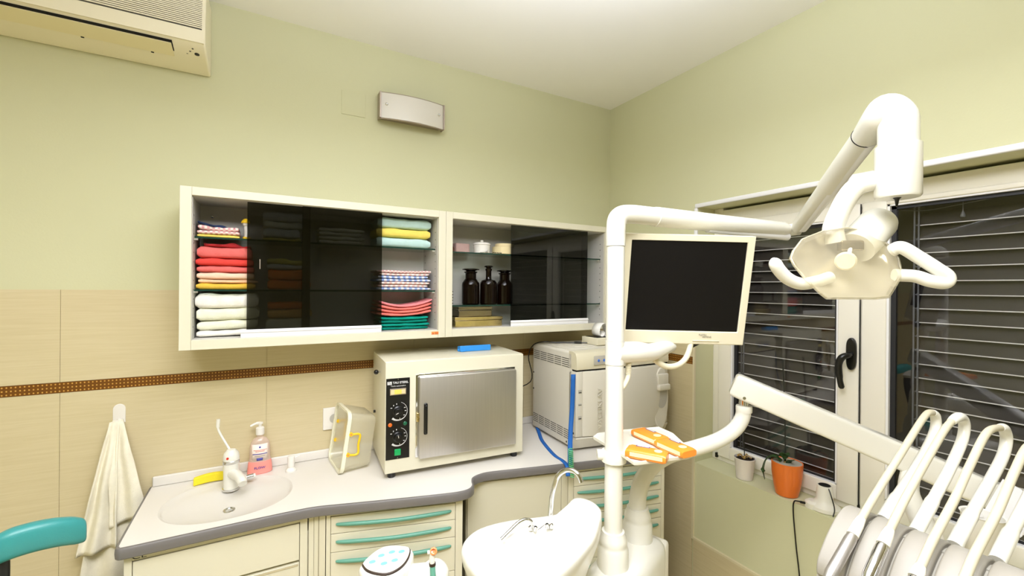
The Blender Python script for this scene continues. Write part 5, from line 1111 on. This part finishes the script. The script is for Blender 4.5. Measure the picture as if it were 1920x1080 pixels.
# outline of the shield as seen, built on a plane tilted to the front, with thickness
sh = [(-0.8928, -1.5454, 1.6059), (-0.8829, -1.5452, 1.6218), (-0.8559, -1.5489, 1.6476), (-0.8001, -1.5631, 1.6681), (-0.7438, -1.5834, 1.6756), (-0.6974, -1.6038, 1.6686), (-0.6681, -1.6261, 1.6406), (-0.6614, -1.6414, 1.6123), (-0.6742, -1.6514, 1.5819), (-0.6989, -1.6548, 1.5613), (-0.7409, -1.6541, 1.5282), (-0.7775, -1.6449, 1.5249), (-0.8669, -1.6003, 1.5252), (-0.8759, -1.5929, 1.5347), (-0.8862, -1.5721, 1.5614), (-0.8913, -1.5520, 1.5902)]
sh = [Vector(p) for p in sh]; ce = sum(sh, Vector())/len(sh)
nb = Vector((-0.6815, -1.5554, 1.6041))-Vector((-0.7974, -1.6049, 1.5977)); nb = (nb.normalized()+Vector((0.05, 0, 0.12))).normalized()
def lay(f, o): return [tuple(ce+(p-ce)*f+nb*o) for p in sh]
g = G(); g.rings([lay(1.0, 0.0), lay(1.0, 0.012), lay(0.92, 0.035), lay(0.70, 0.060), lay(0.40, 0.075)], False, True); obj('reflector_bowl', g, M['reflector'], ol, solid=0.002, angle=80)
g = G(); g.rings([lay(1.012, 0.004), lay(1.02, -0.012), lay(0.90, -0.034), lay(0.62, -0.040)], False, True); obj('clear_shield', g, M['clearplastic'], ol, 'clear plastic splash shield', angle=20)
g = G(); bl = ce+nb*0.008+Vector((0, 0, 0.004)); g.tube([tuple(bl+nb*0.055), tuple(bl+nb*0.02), tuple(bl-nb*0.006), tuple(bl-nb*0.012)], [0.010, 0.017, 0.0195, 0.016], 24); obj('bulb_cap', g, M['ivory'], ol)
g = G(); g.tube([tuple(bl+Vector((0.02, 0.0, 0.030))+nb*0.03), tuple(bl+Vector((0.012, 0, 0.008)))], 0.004, 10); obj('bulb_bracket', g, M['upvcw'], ol)
g = G(); a = bl+Vector((0.018, 0, 0.030))+nb*0.03; g.box(tuple(a), (0.045, 0.02, 0.022), R(-40), 0.003); obj('bulb_socket', g, M['tin'], ol)
g = G(); g.tube(spl([(-0.9559, -1.5442, 1.6023), (-0.9404, -1.5473, 1.5813), (-0.9182, -1.5541, 1.5622), (-0.8902, -1.5641, 1.5527), (-0.8527, -1.5738, 1.5575), (-0.8120, -1.5795, 1.5670)], 7), [0.004, 0.0085, 0.0108, 0.012]+[0.0125]*32, 20); obj('grip_handle', g, M['white'], ol, 'curved white grip handle')
g = G(); g.tube(spl([(-0.6734, -1.6346, 1.6259), (-0.6746, -1.6512, 1.6314), (-0.6561, -1.6731, 1.6107), (-0.6373, -1.6952, 1.5871), (-0.6239, -1.7085, 1.5706), (-0.6276, -1.7064, 1.5575), (-0.6467, -1.6899, 1.5606), (-0.6626, -1.6695, 1.5706), (-0.6879, -1.6437, 1.5728)], 8), 0.0132, 20); obj('grip_handle', g, M['white'], ol, 'looped white grip handle')

# ------------------------------------------------------------------ instrument table on its beam
it = thing('instrument_table', 'white instrument delivery table with looped hoses on a slanting beam', 'instrument table', (-0.92, -1.75, 1.02))
bt_ = [(-0.5237, -1.1857, 1.2418), (-0.5136, -1.1971, 1.2515), (-0.3514, -1.3977, 1.1608), (-0.2556, -1.5264, 1.0909), (-0.1301, -1.6948, 0.9990)]
bb_ = [(-0.5324, -1.1808, 1.2058), (-0.5221, -1.1923, 1.1952), (-0.3506, -1.3982, 1.0544), (-0.2800, -1.4932, 1.0215), (-0.1787, -1.6273, 0.9482)]
B0 = Vector((-0.5313, -1.1871, 1.2360)); B1 = Vector((-0.1730, -1.6936, 1.0000)); bd_ = (B1-B0).normalized(); bn = Vector((bd_.y, -bd_.x, 0)).normalized(); bu = bn.cross(bd_); bu = bu if bu.z > 0 else -bu
mb = Matrix(((bd_.x, bn.x, bu.x, B0.x), (bd_.y, bn.y, bu.y, B0.y), (bd_.z, bn.z, bu.z, B0.z), (0, 0, 0, 1))); bl_ = (B1-B0).length
g = G(mb); pf = rrect(0.026, 0.036, 0.010, 4)
g.rings([[(x, a*f, b*f) for a, b in pf] for x, f in ((-0.008, .80), (-0.004, .95), (0.004, 1), (bl_-0.004, 1), (bl_, .95))]); be = obj('beam', g, M['white'], it, 'slanting white beam')
g = G(mb); s_n = -1 if (mb.to_3x3() @ Vector((0, 1, 0))).dot(Vector((-1.84, -2.05, 1.54))-B0) < 0 else 1
g.lathe([(0.0045, 0), (0.0045, 0.001)], (0.035, s_n*0.026, -0.024), 14, (0, s_n, 0)); obj('beam_screw', g, M['chrome'], be)
e = Vector(armpts[-1]); g = G(); g.tube([tuple(e+Vector((0, 0, -0.02))), tuple(e+Vector((0, 0, 0.055)))], 0.0145, 20); obj('pivot_pin', g, M['chrome'], it)
g = G(); qb = B0.lerp(B1, .70); g.tube(spl([tuple(qb+Vector((0, 0, -0.03))), tuple(qb+Vector((-0.10, -0.03, -0.06))), (-0.72, -1.72, 1.045), (-0.82, -1.73, 1.04)], 5), 0.022, 16); obj('table_arm', g, M['white2'], it)
# table body: stepped segments between the hoses
YS = [-1.643, -1.689, -1.738, -1.786, -1.835, -1.900]
prof = [(-0.838, 1.04), (-0.842, 1.100), (-0.862, 1.128), (-0.890, 1.136), (-0.920, 1.128), (-0.955, 1.104), (-0.985, 1.072), (-0.992, 1.055), (-0.992, 1.04)]
sm_ = [(p.x, p.z) for p in spl([(a, 0, b) for a, b in prof], 3)]
for i, (a, b) in enumerate(zip(YS, YS[1:])):
    g = G(); dz = 0.0
    g.prism([(x, z+dz) for x, z in sm_], b+0.0022, a-0.0022, 'y'); obj('cradle_segment', g, M['tablegrey'], it, bev=0.003)
g = G(); g.prism([(x+(0.006 if x < -0.9 else -0.004), z-0.008) for x, z in sm_], YS[-1]+0.004, YS[0]-0.004, 'y'); obj('cradle_core', g, M['greyplastic'], it)
g = G(); g.bx(-0.988, -0.842, YS[-1], YS[0], 1.000, 1.0395, 0.004); obj('table_base', g, M['greyplastic'], it)
HOSES = [
 (-1.687, [(-0.848, 1.118), (-0.800, 1.141), (-0.745, 1.165), (-0.690, 1.191), (-0.643, 1.217), (-0.606, 1.247), (-0.605, 1.274), (-0.631, 1.287), (-0.671, 1.279), (-0.771, 1.227), (-0.881, 1.169), (-0.930, 1.141)], [(-0.930, 1.141), (-0.962, 1.120), (-1.045, 1.070)]),
 (-1.734, [(-0.850, 1.118), (-0.790, 1.148), (-0.721, 1.183), (-0.660, 1.219), (-0.624, 1.248), (-0.618, 1.276), (-0.647, 1.292), (-0.710, 1.282), (-0.786, 1.245), (-0.887, 1.190), (-0.950, 1.150)], [(-0.950, 1.150), (-0.975, 1.132), (-1.030, 1.090)]),
 (-1.782, [(-0.845, 1.118), (-0.780, 1.145), (-0.715, 1.171), (-0.650, 1.196), (-0.596, 1.221), (-0.574, 1.248), (-0.585, 1.270), (-0.613, 1.279), (-0.689, 1.281), (-0.771, 1.240), (-0.844, 1.196), (-0.932, 1.154), (-0.980, 1.126)], [(-0.980, 1.126), (-0.998, 1.114), (-1.040, 1.080)]),
 (-1.830, [(-0.843, 1.118), (-0.785, 1.140), (-0.730, 1.159), (-0.660, 1.184), (-0.602, 1.208), (-0.556, 1.238), (-0.570, 1.260), (-0.604, 1.267), (-0.688, 1.269), (-0.762, 1.238), (-0.842, 1.196), (-0.937, 1.160), (-0.985, 1.135)], [(-0.985, 1.135), (-1.005, 1.118), (-1.045, 1.085)])]
for i, (y, pts, hp) in enumerate(HOSES):
    L2 = spl([(x, y, z) for x, z in pts], 6); k = len(L2); sp_i = 42 if len(pts) > 12 else 40
    g = G(); st_ = L2[:sp_i+1]; g.tube(st_, [0.0105]*8+[0.0090]*(len(st_)-11)+[0.0085, 0.0078, 0.0068], 18); obj('hose_strut', g, M['white'], it, 'thick white flexible strut')
    g = G(); ho = L2[sp_i-2:]; g.tube(ho, 0.0062, 16); hs = obj('hose', g, M['hose'], it, 'slim beige instrument hose')
    a, b = Vector((hp[0][0], y, hp[0][1])), Vector((hp[-1][0], y, hp[-1][1])); c = Vector((hp[1][0], y, hp[1][1]))
    g = G(); g.tube([tuple(a), tuple(a.lerp(c, .4)), tuple(c)], [0.0064, 0.0082, 0.0090], 18); obj('hose_coupling', g, M['white2'], hs)
    g = G(); g.tube([tuple(c), tuple(c.lerp(b, .1)), tuple(c.lerp(b, .85)), tuple(b)], [0.0075, 0.0090, 0.0090, 0.0065], 20); obj('handpiece', g, M['chrome'] if i != 0 else M['satin'], it, 'steel dental handpiece')
# handle with paper cup and bracket on the beam's far end
q = Vector((-0.3780, -1.7043, 0.9499)); g = G(); g.lathe([(0.026, 0), (0.0275, 0.002), (0.038, 0.088), (0.040, 0.090), (0.036, 0.088), (0.026, 0.004)], q+Vector((0, 0, -0.02)), 32); g.tube([tuple(q+Vector((0.030, 0.012, 0.055))), tuple(B0.lerp(B1, .93)+Vector((0, 0, -0.03)))], 0.006, 10); obj('cup_holder', g, M['paper'], it, 'white cup holder')
g = G(); g.tube([tuple(Vector((-0.2728, -1.7176, 1.0244))+Vector((0, 0, -0.035))), tuple(B0.lerp(B1, .97)+Vector((0, 0, -0.02)))], 0.006, 10); obj('holder_bracket', g, M['chrome'], it)
q = Vector((-0.2728, -1.7176, 1.0244)); mq = Matrix.Translation(q) @ Matrix.Rotation(R(-50), 4, 'Z') @ Matrix.Rotation(R(22), 4, 'Y')
g = G(mq); g.bx(-0.003, 0.0, -0.04, 0.04, -0.05, 0.05); g.bx(0.0, 0.028, -0.04, 0.04, -0.053, -0.050); g.bx(0.026, 0.029, -0.04, 0.04, -0.05, 0.02); fd = obj('film_holder', g, M['upvcw'], it)
g = G(mq); g.bx(0.004, 0.010, -0.036, 0.036, -0.049, 0.038); g.bx(0.012, 0.018, -0.036, 0.030, -0.049, 0.030); obj('papers', g, M['wood'], fd)

# ------------------------------------------------------------------ assistant's keypad element
kz = 0.94
ke = thing('assistant_panel', 'white keypad panel with pale blue keys and suction holder', 'control panel', (-1.59, -1.10, 0.86))
lf = [(-1.6547, -1.0740, 0.9400), (-1.6458, -1.0621, 0.9400), (-1.6196, -1.0412, 0.9400), (-1.5978, -1.0346, 0.9400), (-1.5774, -1.0410, 0.9400), (-1.5511, -1.0624, 0.9400), (-1.5575, -1.0886, 0.9400), (-1.5752, -1.1133, 0.9400), (-1.5959, -1.1265, 0.9400), (-1.6176, -1.1284, 0.9400), (-1.6383, -1.1132, 0.9400), (-1.6509, -1.0944, 0.9400)]
lf = [(p[0], p[1]) for p in lf]; lf = spl2(lf+[lf[0]], 3)[:-1]
lx = sum(p[0] for p in lf)/len(lf); ly = sum(p[1] for p in lf)/len(lf)
def lo(f, z): return [(lx+(x-lx)*f, ly+(y-ly)*f, z) for x, y in lf]
g = G(); g.rings([lo(1.05, kz-0.08), lo(1.16, kz-0.05), lo(1.17, kz-0.014), lo(1.10, kz-0.006), lo(1.0, kz-0.004)]); bdk = obj('panel_body', g, M['white'], ke, angle=50)
g = G(); g.rings([lo(1.03, kz-0.0065), lo(1.035, kz-0.001), lo(0.99, kz+0.0005)]); obj('rubber_trim', g, M['brownrubber'], ke)
g = G(); g.rings([lo(1.0, kz-0.003), lo(0.985, kz+0.0015)]); fc = obj('key_face', g, M['white'], ke)
for u in ((-1.6355, -1.0783, 0.9400), (-1.6131, -1.0648, 0.9400), (-1.5892, -1.0634, 0.9400), (-1.5697, -1.0718, 0.9400), (-1.6145, -1.0960, 0.9400), (-1.5915, -1.0960, 0.9400)):
    g = G(); g.lathe([(0.0062, 0.0012), (0.0060, 0.0024), (0.001, 0.0027)], (u[0], u[1], kz), 18, sx=1.2, sy=0.9); obj('key', g, M['bluelight'], fc, 'pale blue key')
g = G(); cc = Vector((-1.5136, -1.1101, 0.9004)); g.tube(spl([tuple(Vector((lx, ly, kz-0.045))), tuple(Vector((lx, ly, kz-0.045)).lerp(cc, .5)+Vector((0, 0, -.008))), tuple(cc+Vector((0, 0, -0.012)))], 6), 0.030, 22); g.sphere(tuple(cc+Vector((0.008, 0, -0.010))), 0.033, 22); obj('suction_holder', g, M['white'], ke)
g = G(); g.tube(spl([tuple(Vector((lx, ly, kz-0.07))), (-1.58, -1.15, 0.70), (-1.45, -1.20, 0.60), (-1.25, -1.20, 0.58), (-1.09, -1.17, 0.58)], 6), 0.026, 18); obj('support_arm', g, M['white'], ke)
sj = thing('suction_tip', 'saliva suction tube with teal handle and orange tip', 'suction tube', (-1.5229, -1.1508, 0.9231))
b0, b1, b2, b3 = Vector((-1.5246, -1.1556, 0.9149)), Vector((-1.5241, -1.1501, 0.9403)), Vector((-1.5252, -1.1495, 0.9541)), Vector((-1.5243, -1.1500, 0.9679))
g = G(); g.tube([tuple(b0), tuple(b1)], 0.0062, 16); obj('handle', g, M['teal'], sj)
g = G(); g.tube([tuple(b1), tuple(b1.lerp(b2, .4))], 0.0072, 16); obj('collar', g, M['brownrubber'], sj)
g = G(); g.tube([tuple(b1.lerp(b2, .3)), tuple(b2), tuple(b3)], [0.0055, 0.0062, 0.0052], 16); g.tube([tuple(b3), tuple(b3+Vector((-0.010, 0.004, 0.001)))], 0.004, 12); obj('tube', g, M['ceramic'], sj)
g = G(); tv = (Vector((-1.84, -2.05, 1.54))-b3).normalized(); c_ = b3+Vector((0.002, 0, 0.002)); g.lathe([(0.0075, -0.006), (0.0082, 0.0), (0.0072, 0.006), (0.0050, 0.007), (0.0045, 0.002)], c_, 20, tv); obj('tip', g, M['peach'], sj)

# ------------------------------------------------------------------ lights, camera, world
def area(name, loc, rot, sx, sy, power, color=(0.98, 0.985, 1.03), spread=180):
    l = bpy.data.lights.new(name, 'AREA'); l.shape = 'RECTANGLE'; l.size = sx; l.size_y = sy; l.energy = power; l.color = color; l.spread = R(spread)
    o = bpy.data.objects.new(name, l); COL.objects.link(o); o.location = loc; o.rotation_euler = rot; return o
area('ceiling_lamp_down', (-1.95, -2.05, 2.42), (0, 0, 0), 1.3, 0.7, 66)
area('ceiling_lamp_up', (-1.45, -1.50, 2.27), (math.pi, 0, 0), 1.1, 0.5, 43, (0.92, 0.965, 1.14))
area('rear_fill', (-3.3, -2.5, 2.5), (0, R(25), 0), 1.2, 0.5, 17, (1, 0.93, 0.80))  # unseen fill added behind the camera to brighten the panel below the sill
w = bpy.data.worlds.new('night'); sc.world = w; w.use_nodes = True; w.node_tree.nodes['Background'].inputs[0].default_value = (0.01, 0.012, 0.02, 1); w.node_tree.nodes['Background'].inputs[1].default_value = 1
cd = bpy.data.cameras.new('camera'); cam = bpy.data.objects.new('camera', cd); COL.objects.link(cam)
cd.sensor_width = 36; cd.lens = 15.3438; cd.clip_start = 0.02
rot = Matrix([[0.871083, -0.006819, -0.491088], [-0.491063, 0.005024, -0.871109], [0.008407, 0.999964, 0.001028]])
cam.matrix_world = Matrix.Translation((-1.84067, -2.05000, 1.54000)) @ rot.to_4x4()
sc.camera = cam
sc.view_settings.view_transform = 'Standard'; sc.view_settings.look = 'None'; sc.view_settings.gamma = 1; sc.view_settings.use_curve_mapping = False
sc.view_settings.exposure = -0.06
sc.cycles.use_denoising = True
sc.cycles.max_bounces = 10; sc.cycles.diffuse_bounces = 5; sc.cycles.transparent_max_bounces = 16; sc.cycles.sample_clamp_indirect = 6
